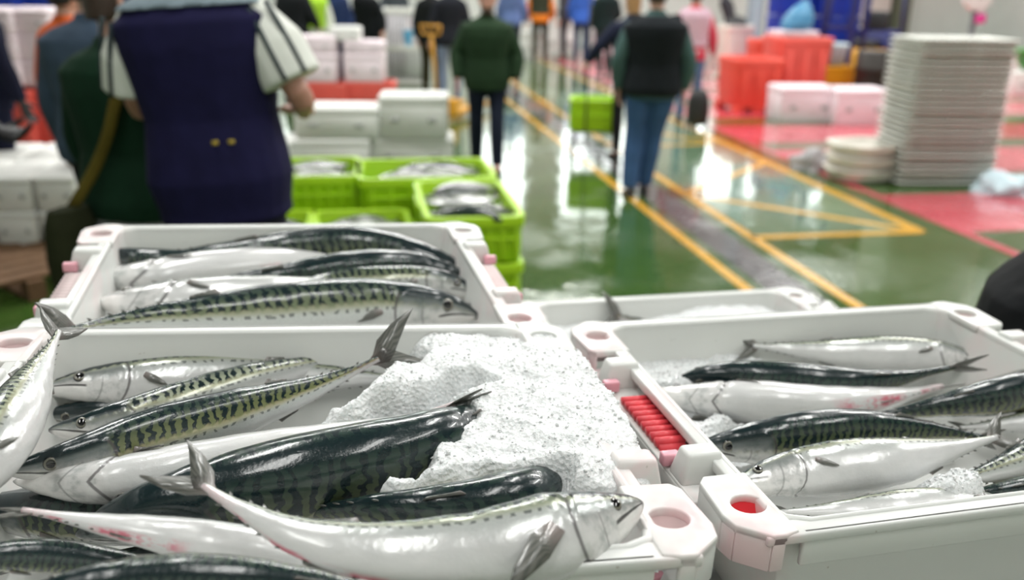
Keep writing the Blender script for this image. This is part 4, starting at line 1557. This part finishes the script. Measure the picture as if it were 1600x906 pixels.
def foam_box(label, loc, size, rz=0, mat=None, group=None, lid=True, name='foam_box'):
    """closed insulated box: tapered body with hand notches and a lid with a lip"""
    w_, d_, h_ = size
    mat = mat or FOAM
    root = empty(name, loc, (0, 0, rz), label, 'box', group)
    hl = h_ * .2 if lid else 0
    bm = bmesh.new()
    c = .03
    bm_rings(bm, [rbox(0, w_ / 2 - .012, d_ / 2 - .012, c), rbox(.012, w_ / 2 - .006, d_ / 2 - .006, c), rbox(h_ - hl - .01, w_ / 2 - .002, d_ / 2 - .002, c),
                  rbox(h_ - hl, w_ / 2 - .008, d_ / 2 - .008, c)])
    obj('box_body', bm, mat, root, smooth=True, bevel=.004)
    if lid:
        bm = bmesh.new()
        bm_rings(bm, [rbox(h_ - hl, w_ / 2 - .003, d_ / 2 - .003, c), rbox(h_ - hl + .008, w_ / 2 + .003, d_ / 2 + .003, c), rbox(h_ - .015, w_ / 2 + .003, d_ / 2 + .003, c),
                      rbox(h_, w_ / 2 - .012, d_ / 2 - .012, c)])
        bm_box(bm, (0, 0, h_ + .003), (w_ * .8, d_ * .75, .008))
        obj('box_lid', bm, mat, root, bevel=.004)
    for s in (-1, 1):
        bm = bmesh.new()
        bm_box(bm, (s * w_ * .27, -d_ / 2 - .001, (h_ - hl) * .55), (w_ * .11, .006, h_ * .12))
        obj('hand_notch', bm, plain('grey_foam_notch', (.42, .43, .42), .8), root)
    return root


def tote(label, loc, size, mat, rz=0, group=None, name='fish_tote', cat='crate', ribs=7, taper=.94, slots=0):
    """open plastic crate: double-skinned walls, flared rim, ribs, hand holes"""
    w_, d_, h_ = size
    root = empty(name, loc, (0, 0, rz), label, cat, group)
    bm = bmesh.new()
    t, c = .014, .05
    x, y = w_ / 2, d_ / 2
    bm_rings(bm, [rbox(0, x * taper, y * taper, c), rbox(h_ - .05, x - t, y - t, c), rbox(h_ - .048, x, y, c), rbox(h_, x, y, c), rbox(h_, x - t * 2, y - t * 2, c),
                  rbox(.015, x * taper - t * 1.4, y * taper - t * 1.4, c)])
    
    for s in (-1, 1):
        for k in range(ribs):
            q = (k - (ribs - 1) / 2) / ribs
            bm_box(bm, (q * w_ * .92, s * (y * (taper + .99) / 2 - .006), h_ * .46), (.014, .026, h_ * .80))
        for k in range(max(3, ribs - 3)):
            q = (k - (max(3, ribs - 3) - 1) / 2) / max(3, ribs - 3)
            bm_box(bm, (s * (x * (taper + .99) / 2 - .006), q * d_ * .9, h_ * .46), (.026, .014, h_ * .80))
        bm_box(bm, (0, s * (y * (taper + .99) / 2 - .004), h_ * .5), (w_ * .86, .018, .012))
    obj('crate_shell', bm, mat, root, bevel=.003)
    bm = bmesh.new()
    for s in (-1, 1):
        bm_box(bm, (s * (x + .004), 0, h_ - .022), (.016, d_ * .32, .03))
    obj('handle', bm, mat, root, bevel=.004)
    return root


# table under the crates
TR = R(14.5)
tb = empty('work_table', (.06, 1.08, 0), (0, 0, TR), 'steel work table carrying the white fish crates', 'table')
bm = bmesh.new()
bm_box(bm, (0, 0, .985), (1.5, 1.36, .03))
bm_box(bm, (0, .665, .955), (1.5, .03, .04))
bm_box(bm, (0, -.665, .955), (1.5, .03, .04))
obj('table_top', bm, STEEL, tb, bevel=.004)
for sx in (-1, 1):
    for sy in (-1, 1):
        bm = bmesh.new()
        bm_tube(bm, [(sx * .69, sy * .62, 0), (sx * .69, sy * .62, .975)], .022, 14)
        bm_tube(bm, [(sx * .69, sy * .62, 0), (sx * .69, sy * .62, .02)], .032, 14)
        obj('leg', bm, STEEL, tb)


# pallets
def pallet(label, loc, rz, size=(1.2, .8, .14)):
    root = empty('wooden_pallet', loc, (0, 0, rz), label, 'pallet')
    w_, d_, h_ = size
    for k in range(6):
        bm = bmesh.new()
        bm_box(bm, (0, (k - 2.5) * d_ / 6.2, h_ - .011), (w_, .10, .022))
        obj('deck_board', bm, WOOD, root, bevel=.003, smooth=False)
    for k in (-1, 0, 1):
        bm = bmesh.new()
        for j in (-1, 0, 1):
            bm_box(bm, (k * (w_ / 2 - .06), j * (d_ / 2 - .05), .07), (.10, .10, .096))
        bm_box(bm, (k * (w_ / 2 - .06), 0, .011), (.10, d_, .022))
        obj('block_row', bm, WOOD, root, bevel=.003, smooth=False)
    return root


pallet('weathered wooden pallet on the floor at the left below the white crates', gp(10, 442), R(50), (1.3, .9, .14))
pallet('wooden pallet under the man in the navy vest', Vector(p1.location) - Vector((.0, .0, .14)), R(12), (1.15, .8, .14))
pallet('wooden pallet carrying the white foam boxes at the left', gp(20, 345), R(12), (1.5, 1.35, .12))

# left: foam boxes low, red totes behind, foam on top, blue bins
base = gp(56, 385, .12)
for L_ in range(2):
    for r_ in range(2):
        for c_ in range(4):
            dx = (c_ - 2.4) * .262
            pos = base + RV * dx + DV * (.33 + r_ * .64) + Vector((0, 0, L_ * .225))
            foam_box('small white foam box in the two-layer block behind the left crate', pos, (.25, .62, .22), HALL_ROT, group='white foam boxes stacked low at the left')
def stack_at(px, dist, z=0.0):
    return along(px, dist, z)
for k in range(4):
    for j, px in enumerate((28, 98)):
        tote('coral red tote in the stack behind the white foam boxes at the left', stack_at(px, 8.3, k * .225), (.41, .44, .22), CORAL, R(8), 'coral red totes stacked at the left')
for k in range(3):
    for j, px in enumerate((26, 82)):
        foam_box('pinkish white foam box heaped on the coral red totes at the left', stack_at(px, 8.3, .92 + k * .195), (.33, .44, .19), R(8), FOAM_P,
                 'pinkish foam boxes on the coral red totes')
for k, px in enumerate((22, 112)):
    for z in range(3):
        tote('tall blue tote in the stack at the upper left corner', stack_at(px, 10.2, z * .62), (.62, .5, .6), BLUE, R(8), 'blue totes stacked at the upper left')

# centre: white foam boxes
y0 = 8.95
lab = 'large white foam box in the bottom layer behind the lime crates'
for px0, px1 in ((330, 452), (456, 578), (582, 708)):
    w_ = (px1 - px0) / 157
    foam_box(lab, stack_at((px0 + px1) / 2, y0), (w_, .5, .30), R(5), group='large white foam boxes behind the lime crates')
foam_box('large white foam box on the upper layer beside the elbow of the navy vest', stack_at(530, y0 - .02, .31), (.80, .48, .29), R(5))
foam_box('bright white lidded foam box highest on the upper layer behind the lime crates', stack_at(648, y0 - .05, .31), (.66, .46, .40), R(3))
for k in range(3):
    for px in (512, 583):
        tote('coral red tote supporting the pinkish foam boxes behind the white ones', stack_at(px, 10.3, k * .225), (.54, .42, .22), CORAL, R(4), 'coral red totes in the middle')
for (px, z, sz, lb) in [(504, .68, (.42, .4, .30), 'pinkish white foam box on the coral totes, left column, lower'), (574, .68, (.44, .4, .30), 'pinkish white foam box on the coral totes, right column, lower'),
                        (503, .985, (.42, .38, .17), 'pinkish white foam box on the coral totes, left column, upper'), (575, .985, (.44, .38, .12), 'pinkish white foam box on the coral totes, right column, upper'),
                        (548, 1.11, (.32, .3, .14), 'small white foam box lying on top of the right pinkish column')]:
    foam_box(lb, stack_at(px, 10.3, z), sz, R(4), FOAM_P if z < 1.1 else FOAM)

# upright white bin with a printed panel
ub = empty('upright_bin', along(635, 16.0), (0, 0, R(6)), 'tall white slatted bin with a pale blue mark standing behind the foam boxes', 'bin')
bm = bmesh.new()
for sx in (-1, 1):
    for sy in (-1, 1):
        bm_box(bm, (sx * .33, sy * .33, .62), (.07, .07, 1.24))
for z in (.06, .62, 1.21):
    for s in (-1, 1):
        bm_box(bm, (0, s * .33, z), (.66, .05, .09))
        bm_box(bm, (s * .33, 0, z), (.05, .66, .09))
obj('bin_frame', bm, GREYW, ub, bevel=.008)
bm = bmesh.new()
for k in range(11):
    for s in (-1, 1):
        bm_box(bm, ((k - 5) * .056, s * .335, .62), (.036, .02, 1.16))
        bm_box(bm, (s * .335, (k - 5) * .056, .62), (.02, .036, 1.16))
bm_box(bm, (0, 0, .04), (.64, .64, .03))
obj('slat_panel', bm, plain('grey_slat', (.52, .51, .53), .6), ub)
bm = bmesh.new()
vs = [bm.verts.new(p) for p in ((-.02, -.352, .92), (.16, -.352, .92), (.10, -.352, .60), (.04, -.352, .60))]
bm.faces.new(vs)
bmesh.ops.solidify(bm, geom=bm.faces[:], thickness=.006)
obj('printed_mark', bm, INK, ub)

# yellow pallet jack
pj = empty('pallet_jack', along(688, 11.9), (0, 0, R(160)), 'yellow hand pallet jack beside the black coat', 'pallet jack')
bm = bmesh.new()
for s in (-1, 1):
    bm_box(bm, (s * .18, -.55, .10), (.15, 1.1, .06))
bm_box(bm, (0, .05, .18), (.5, .18, .22))
obj('fork_frame', bm, YELLOWM, pj, bevel=.01)
bm = bmesh.new()
bm_tube(bm, [(0, .1, .25), (0, .16, .7), (0, .25, 1.1)], .022, 12)
bm_tube(bm, [(-.14, .27, 1.2), (-.12, .25, 1.1), (.12, .25, 1.1), (.14, .27, 1.2), (-.14, .27, 1.2)], .016, 10)
obj('handle', bm, YELLOWM, pj)
for s in (-1, 1):
    bm = bmesh.new()
    bm_tube(bm, [(s * .06 - .025, .12, .09), (s * .06 + .025, .12, .09)], .09, 18)
    obj('wheel', bm, BLACKP, pj)

# lime crates with small fish
small_src = []
mats_small = [mackerel_mat(.45, .2, 0, seed=21), mackerel_mat(.28, .1, 0, pale=.2, seed=22), mackerel_mat(.25, .1, 0, pale=.5, seed=23)]


def small_fish(M4, label, group, i):
    global small_src
    if len(small_src) < 6:
        k = len(small_src)
        c = (k % 3 - 1) * .04
        f = mackerel(label, [Vector((-.16, 0, 0)), Vector((-.06, c, .004)), Vector((.06, c, .004)), Vector((.16, -c * .4, 0))], (60, -30, 100)[k % 3], mats_small[k % 3], 1.25,
                     tail=(1, 0, 35), seg=14, nr=24, group=group)
        small_src.append(f)
        src = f
        src.matrix_world = M4
        return
    src = copy_tree(small_src[i % 6])
    src['label'] = label
    src['group'] = group
    src.matrix_world = M4


rf = random.Random(5)


def lime(label, px, dist, z, rz, n, fl, grp, size=(.62, .44, .24), fill=.17):
    p = along(px, dist, z)
    tote(label, p, size, LIME, rz, name='fish_tote')
    for i in range(n):
        a = rf.uniform(-.5, .5) + (PI if rf.random() < .4 else 0)
        lay = i // 7
        off = Vector(((rf.uniform(-.5, .5)) * max(.02, size[0] - .44), ((i % 7) / 6 - .5) * (size[1] - .16), fill + lay * .014 + rf.uniform(-.008, .008)))
        M4 = Matrix.Translation(p) @ Matrix.Rotation(rz, 4, 'Z') @ Matrix.Translation(off) @ Matrix.Rotation(a, 4, 'Z')
        small_fish(M4, fl, grp, i)


lz = HALL_ROT


def lime_stack(where, px, dist, top, size, n, grp, fill=.17):
    w_, d_, h_ = size
    k = max(1, round(top / (h_ + .005)))
    z0 = top - k * (h_ + .005)
    for q in range(k - 1):
        tote('lime crate lower down in the lime stack ' + where, along(px, dist, z0 + q * (h_ + .005)), size, LIME, lz, 'lower lime crates of the stack ' + where)
    lime('lime crate full of mackerel on top of the lime stack ' + where, px, dist, top - h_, lz, n, 'small mackerel heaped in the lime crate ' + where, grp, size, fill)


lime_stack('nearest the aisle', 727, 3.98, .85, (.43, .74, .20), 26, 'mackerel in the lime crate nearest the aisle', .145)
lime_stack('at the back right', 662, 4.64, .85, (.70, .52, .20), 20, 'mackerel in the back right lime crate', .150)
lime_stack('at the back left', 494, 4.72, .85, (.44, .52, .20), 14, 'mackerel in the back left lime crate', .150)
lime_stack('just behind the white crates', 556, 4.02, .72, (.48, .56, .23), 18, 'mackerel in the lime crate just behind the white crates', .175)
lime_stack('touching the navy vest', 410, 4.06, .72, (.42, .56, .23), 8, 'mackerel in the lime crate touching the navy vest', .175)

# lime trolley in the aisle
tp = along(930, 9.75)
tr = empty('fish_trolley', tp, (0, 0, R(-6)), 'steel trolley frame with a tall hooked pole in the aisle', 'trolley')
bm = bmesh.new()
for sx in (-1, 1):
    bm_tube(bm, [(sx * .25, -.17, .245), (sx * .25, .17, .245)], .014, 10)
    for sy in (-1, 1):
        bm_tube(bm, [(sx * .25, sy * .17, .245), (sx * .25, sy * .17, .07)], .014, 10)
for sy in (-1, 1):
    bm_tube(bm, [(-.25, sy * .17, .245), (.25, sy * .17, .245)], .014, 10)
    bm_tube(bm, [(-.25, sy * .17, .10), (.25, sy * .17, .10)], .012, 10)
obj('frame', bm, STEEL, tr)
for sx in (-1, 1):
    for sy in (-1, 1):
        bm = bmesh.new()
        bm_tube(bm, [(sx * .25 - .015, sy * .17, .05), (sx * .25 + .015, sy * .17, .05)], .05, 16)
        obj('wheel', bm, BLACKP, tr)
bm = bmesh.new()
bm_tube(bm, [(-.10, -.20, .10), (-.10, -.21, .9), (-.10, -.20, 1.6), (-.09, -.16, 1.68), (-.07, -.13, 1.62)], .010, 10)
obj('pole', bm, plain('dark_steel', (.08, .08, .085), .4), tr)
tote('lime crate riding on the steel trolley in the aisle', tp + Vector((0, 0, .26)), (.56, .42, .33), LIME, R(-6))
# black wheeled bag
bp = along(1088, 11.7)
wb = empty('wheeled_bag', bp, (0, 0, R(-10)), 'black wheeled bag with a thin pull handle behind the blue jeans', 'bag')
bm = bmesh.new()
bm_rings(bm, [ell(bm, z, a, d, 0, 0, 20, 3) for z, a, d in ((.05, .10, .10), (.08, .14, .13), (.3, .15, .13), (.46, .12, .11), (.50, .06, .06))])
obj('bag_body', bm, BLACKP, wb, sub=1)
bm = bmesh.new()
bm_tube(bm, [(-.08, .10, .45), (-.08, .14, .95), (.08, .14, .95), (.08, .10, .45)], .010, 8)
obj('pull_handle', bm, STEEL, wb)
for s in (-1, 1):
    bm = bmesh.new()
    bm_tube(bm, [(s * .12 - .02, .08, .06), (s * .12 + .02, .08, .06)], .06, 16)
    obj('wheel', bm, BLACKP, wb)

# right: red tubs, white boxes, forklift
def tub(label, px, dist, size, mat, rz=0, z=0.0, name='fish_tub'):
    w_, d_, h_ = size
    root = empty(name, along(px, dist, z), (0, 0, rz), label, 'tub')
    bm = bmesh.new()
    x, y, c = w_ / 2, d_ / 2, .09
    bm_rings(bm, [rbox(.06, x * .9, y * .9, c), rbox(h_ - .09, x * .97, y * .97, c), rbox(h_ - .085, x, y, c), rbox(h_, x, y, c), rbox(h_, x - .05, y - .05, c),
                  rbox(.12, x * .9 - .05, y * .9 - .05, c)])
    for s in (-1, 1):
        for k in (-1, 0, 1):
            bm_box(bm, (k * x * .75, s * y * .8, .04), (.14, .14, .08))
            bm_box(bm, (k * x * .6, s * y * .945, h_ * .45), (.05, .05, h_ * .72))
    obj('tub_shell', bm, mat, root, bevel=.008)
    return root


tub('red fish tub nearest the aisle on the red bay', 1163, 13.9, (.76, .8, .74), RED_P, R(10))
tub('tall red fish tub behind the white boxes on the right', 1230, 14.6, (.84, .8, 1.02), CORAL, R(8))
tub('small red fish tub half hidden between the two larger red tubs', 1180, 15.3, (.42, .6, .92), RED_P, R(8))
foam_box('pale flat foam lid lying on the tall red tub', along(1222, 14.6, 1.02), (.62, .5, .08), R(8), FOAM_P, lid=False)
bm = bmesh.new()
bm_rings(bm, [ell(bm, z, a, d, cx, 0, 20, 2.3) for z, a, d, cx in ((0, .20, .15, 0), (.08, .24, .18, .01), (.22, .20, .16, .04), (.33, .13, .10, .07), (.40, .05, .04, .10), (.43, .07, .05, .11))])
o = fused('plastic_sack', bm, plain('light_blue_sack', (.06, .24, .42), .4, .3, 10, bump=.5, bscale=18, dist=.03), None, .02, 2)
o.location = along(1225, 14.55, 1.11)
tag(o, 'light blue plastic sack on top of the tall red tub', 'sack')
foam_box('ribbed pinkish white box on the red bay, nearer the aisle', along(1247, 13.05), (.80, .55, .46), R(6), FOAM_P)
foam_box('ribbed pinkish white box on the red bay, touching the black wheel side', along(1330, 13.1), (.74, .55, .46), R(6), FOAM_P)
for px in (1215, 1284):
    for z in range(3):
        tote('tall blue tote in the stack behind the red tubs', along(px, 17.2, z * .62), (.72, .5, .60), BLUE, R(8), 'blue totes stacked behind the red tubs')
fk = empty('forklift', along(1330, 16.6), (0, 0, R(35)), 'navy and yellow forklift parked behind the pinkish white boxes', 'forklift')
bm = bmesh.new()
bm_rings(bm, [rbox(.18, .62, .42, .08), rbox(.55, .62, .42, .10), rbox(.72, .50, .40, .12), rbox(.76, .36, .34, .10)])
obj('chassis', bm, YELLOWM, fk, bevel=.02)
bm = bmesh.new()
bm_rings(bm, [rbox(.55, .24, .41, .08), rbox(.95, .23, .40, .10), rbox(1.05, .18, .34, .10)])
for v in bm.verts:
    v.co.x += .42
obj('counterweight', bm, NAVYM, fk, bevel=.02)
bm = bmesh.new()
for s in (-1, 1):
    bm_box(bm, (-.74, s * .26, 1.15), (.12, .07, 2.2))
for z in (.3, 1.1, 2.2):
    bm_box(bm, (-.74, 0, z), (.08, .5, .07))
obj('mast', bm, NAVYM, fk, bevel=.008)
for s in (-1, 1):
    bm = bmesh.new()
    bm_box(bm, (-1.2, s * .2, .12), (.9, .11, .04))
    bm_box(bm, (-.80, s * .2, .35), (.05, .11, .5))
    obj('fork', bm, BLACKP, fk, bevel=.006)
bm = bmesh.new()
for sx, sy in ((-.55, -.36), (-.55, .36), (.5, -.36), (.5, .36)):
    bm_tube(bm, [(sx, sy, .7), (sx * .85, sy, 1.95)], .028, 10)
for k in range(6):
    bm_box(bm, (-.45 + k * .18, 0, 1.97), (.04, .74, .03))
obj('overhead_guard', bm, NAVYM, fk)
bm = bmesh.new()
bm_box(bm, (.08, 0, .82), (.42, .44, .13))
bm_box(bm, (.30, 0, 1.10), (.12, .42, .5))
obj('seat', bm, BLACKP, fk, bevel=.04)
for sx in (-.42, .46):
    for s in (-1, 1):
        bm = bmesh.new()
        bm_tube(bm, [(sx, s * .36, .24), (sx, s * .50, .24)], .24, 24)
        obj('wheel', bm, BLACKP, fk, bevel=.02)
bm = bmesh.new()
bm_tube(bm, [(-.40, 0, .8), (-.28, 0, 1.08)], .025, 10)
bm_tube(bm, [(-.28 + .17 * .4 * math.cos(a) * -1, .17 * math.sin(a), 1.08 + .17 * .9 * math.cos(a)) for a in [2 * PI * k / 16 for k in range(17)]], .014, 8)
obj('steering_wheel', bm, BLACKP, fk)
# round pail and black drum by the forklift
bm = bmesh.new()
rg = []
for z, r_ in ((0, .17), (.26, .20), (.28, .215), (.31, .215), (.31, .19), (.02, .16)):
    rg.append([Vector((r_ * math.cos(2 * PI * k / 24), r_ * math.sin(2 * PI * k / 24), z)) for k in range(24)])
bm_rings(bm, rg)
pb = obj('pail', bm, plain('pale_aqua_plastic', (.50, .62, .66), .5))
pb.location = along(1287, 14.7, .62)
tag(pb, 'pale aqua pail on the yellow crate beside the tall red tub', 'pail')
tote('amber yellow tote under the pale aqua pail', along(1290, 14.7, .28), (.52, .42, .33), plain('amber_plastic', (.70, .33, .01), .45, .1, 8), R(10))
foam_box('white foam box hidden behind the pinkish boxes under the amber tote', along(1290, 14.7, 0), (.56, .45, .27), R(10))
bm = bmesh.new()
rg = []
for z, r_ in ((0, .24), (.02, .26), (.28, .26), (.30, .28), (.33, .26), (.6, .26), (.62, .28), (.65, .26), (.86, .26), (.88, .24)):
    rg.append([Vector((r_ * math.cos(2 * PI * k / 28), r_ * math.sin(2 * PI * k / 28), z)) for k in range(28)])
bm_rings(bm, rg)
dr = obj('drum', bm, plain('brown_black_drum', (.016, .012, .008), .5))
dr.location = along(1352, 14.2)
tag(dr, 'brown black drum behind the pinkish white boxes', 'drum')

# the tall stack of shallow white trays
NTR = 26
tray_loc = along(1466, 9.45)
proto = None
for k in range(NTR):
    z = k * .0515
    if proto is None:
        root = empty('fish_tray', tray_loc, (0, 0, R(4)), 'shallow grey-white tray in the tall stack on the red bay', 'tray', 'shallow trays in the tall stack')
        bm = bmesh.new()
        bm_rings(bm, [rbox(0, .43, .27, .04), rbox(.034, .455, .295, .05), rbox(.036, .475, .315, .05), rbox(.047, .475, .315, .05), rbox(.047, .455, .295, .05), rbox(.008, .425, .265, .04)])
        for j in range(15):
            for s in (-1, 1):
                bm_box(bm, ((j - 7) * .058, s * .292, .022), (.012, .03, .028))
        obj('tray_shell', bm, GREYW, root)
        proto = root
    else:
        c = copy_tree(proto)
        c.location = tray_loc + Vector((rf.uniform(-.008, .008), rf.uniform(-.008, .008), z))
# squat stack of white baskets beside it
for k in range(3):
    root = empty('basket', along(1356, 9.2, k * .118), (0, 0, R(20 + 3 * k)), ['white squat basket at the bottom of the short stack of three', 'white squat basket in the middle of the short stack of three',
                 'white squat basket on top of the short stack of three'][k], 'basket')
    bm = bmesh.new()
    bm_rings(bm, [rbox(0, .27, .22, .14), rbox(.02, .30, .25, .15), rbox(.105, .325, .275, .16), rbox(.107, .345, .295, .17), rbox(.13, .345, .295, .17), rbox(.13, .32, .27, .16), rbox(.015, .28, .23, .14)])
    obj('basket_shell', bm, CREAM, root, sub=1)
    bm = bmesh.new()
    for s in (-1, 1):
        bm_tube(bm, [(s * .34, -.09, .115), (s * .375, -.06, .118), (s * .375, .06, .118), (s * .34, .09, .115)], .012, 8)
    obj('handle', bm, CREAM, root)


def lump(name, label, cat, px, dist, size, mat, seed):
    bm = bmesh.new()
    bmesh.ops.create_icosphere(bm, subdivisions=4, radius=1)
    for v in bm.verts:
        n_ = mnoise.noise(v.co * 1.7 + Vector((seed, 0, 0))) * .35 + mnoise.noise(v.co * 5 + Vector((0, seed, 0))) * .12
        v.co *= 1 + n_
        v.co = Vector((v.co.x * size[0], v.co.y * size[1], max(-.15, v.co.z) * size[2] + .15 * size[2]))
    o = obj(name, bm, mat)
    o.location = along(px, dist)
    tag(o, label, cat)


lump('net_bag', 'crumpled grey net bag on the red line beside the squat baskets', 'bag', 1272, 9.5, (.21, .17, .17), plain('grey_netting', (.34, .33, .34), .8, .3, 60, bump=.5), 3)
lump('plastic_bag', 'crumpled pale blue plastic bag at the right edge on the red bay', 'bag', 1588, 9.25, (.27, .2, .17), plain('pale_blue_film', (.52, .66, .72), .3, .25, 12, bump=.4), 9)
# small goods beyond the trays
for (px, dist, z, sz, lb) in [(1387, 15.2, .0, (.42, .4, .28), 'white box low in the small pile left of the tall tray stack'), (1387, 15.2, .34, (.42, .4, .22), 'white box on the small pile left of the tall tray stack'),
                              (1392, 15.2, .565, (.36, .3, .14), 'flat white box topping the small pile left of the tall tray stack'),
                              (1590, 18.5, .0, (.9, .6, .38), 'white box under the green basin at the right edge'), (1545, 20.5, .0, (.6, .5, .55), 'white box behind the tall tray stack near the right wall')]:
    foam_box(lb, along(px, dist, z), sz, R(4))
tote('dark red tote between the white boxes left of the tall tray stack', along(1387, 15.2, .28), (.40, .38, .06), RED_P, R(4), ribs=5)
bm = bmesh.new()
rg = []
for z, r_ in ((0, .18), (.10, .27), (.30, .36), (.32, .38), (.34, .37), (.30, .34), (.04, .17)):
    rg.append([Vector((r_ * math.cos(2 * PI * k / 28), r_ * math.sin(2 * PI * k / 28), z)) for k in range(28)])
bm_rings(bm, rg)
gb = obj('basin', bm, plain('green_basin_plastic', (.03, .20, .015), .45))
gb.location = along(1596, 18.5, .40)
tag(gb, 'green plastic basin on a white box at the right edge', 'basin')
# dial scale on its stand
sc = empty('dial_scale', along(1491, 12.6), (0, 0, R(2)), 'round white dial scale on a dark stand behind the tall tray stack', 'scale')
bm = bmesh.new()
bm_tube(bm, [(0, 0, 0), (0, 0, 1.5)], .035, 14)
bm_box(bm, (0, 0, .03), (.5, .4, .06))
obj('stand', bm, plain('dark_steel', (.08, .08, .085), .4), sc)
bm = bmesh.new()
bm_tube(bm, [(0, -.05, 1.66), (0, .06, 1.66)], .17, 32)
obj('dial_case', bm, FOAM, sc, bevel=.012)
bm = bmesh.new()
bm_box(bm, (.0, -.062, 1.70), (.012, .008, .12))
obj('pointer', bm, BLACKP, sc)
bm = bmesh.new()
bm_box(bm, (.05, -.06, 1.41), (.11, .05, .11))
obj('tag', bm, plain('magenta_tag', (.75, .05, .32), .5), sc, bevel=.01)
# white tub by the pale blue pillar, goods far down the aisle
tub('tall white tub full of dark oddments by the pale blue pillar', 1136, 18.2, (.55, .6, 1.0), CREAM, R(8))
lump_p = along(1136, 18.2, .92)
bm = bmesh.new()
bmesh.ops.create_icosphere(bm, subdivisions=3, radius=.24)
for v in bm.verts:
    v.co *= 1 + .3 * mnoise.noise(v.co * 6)
o = obj('waste_sack', bm, BLACKP)
o.location = lump_p
tag(o, 'black sack bulging out of the tall white tub', 'sack')
for (px, dist, z, sz, lb) in [(826, 21.2, 0, (.5, .5, .62), 'tall white box far down the aisle left of the orange top'), (870, 22.2, .0, (.75, .5, .75), 'wide white box far down the aisle right of the orange top'),
                              (848, 22.6, 0, (.5, .5, .5), 'white box behind the orange top at the end of the aisle'), (936, 21.8, 0, (.5, .5, .9), 'pinkish box far down the aisle left of the blonde hair'),
                              (560, 15.9, 0, (.5, .5, .95), 'tall white box behind the pinkish foam boxes'), (800, 15.5, 0, (.0, .0, .0), '')]:
    if lb:
        foam_box(lb, along(px, dist, z), sz, R(4), FOAM_P if 'pinkish' in lb and 'behind' not in lb else FOAM)
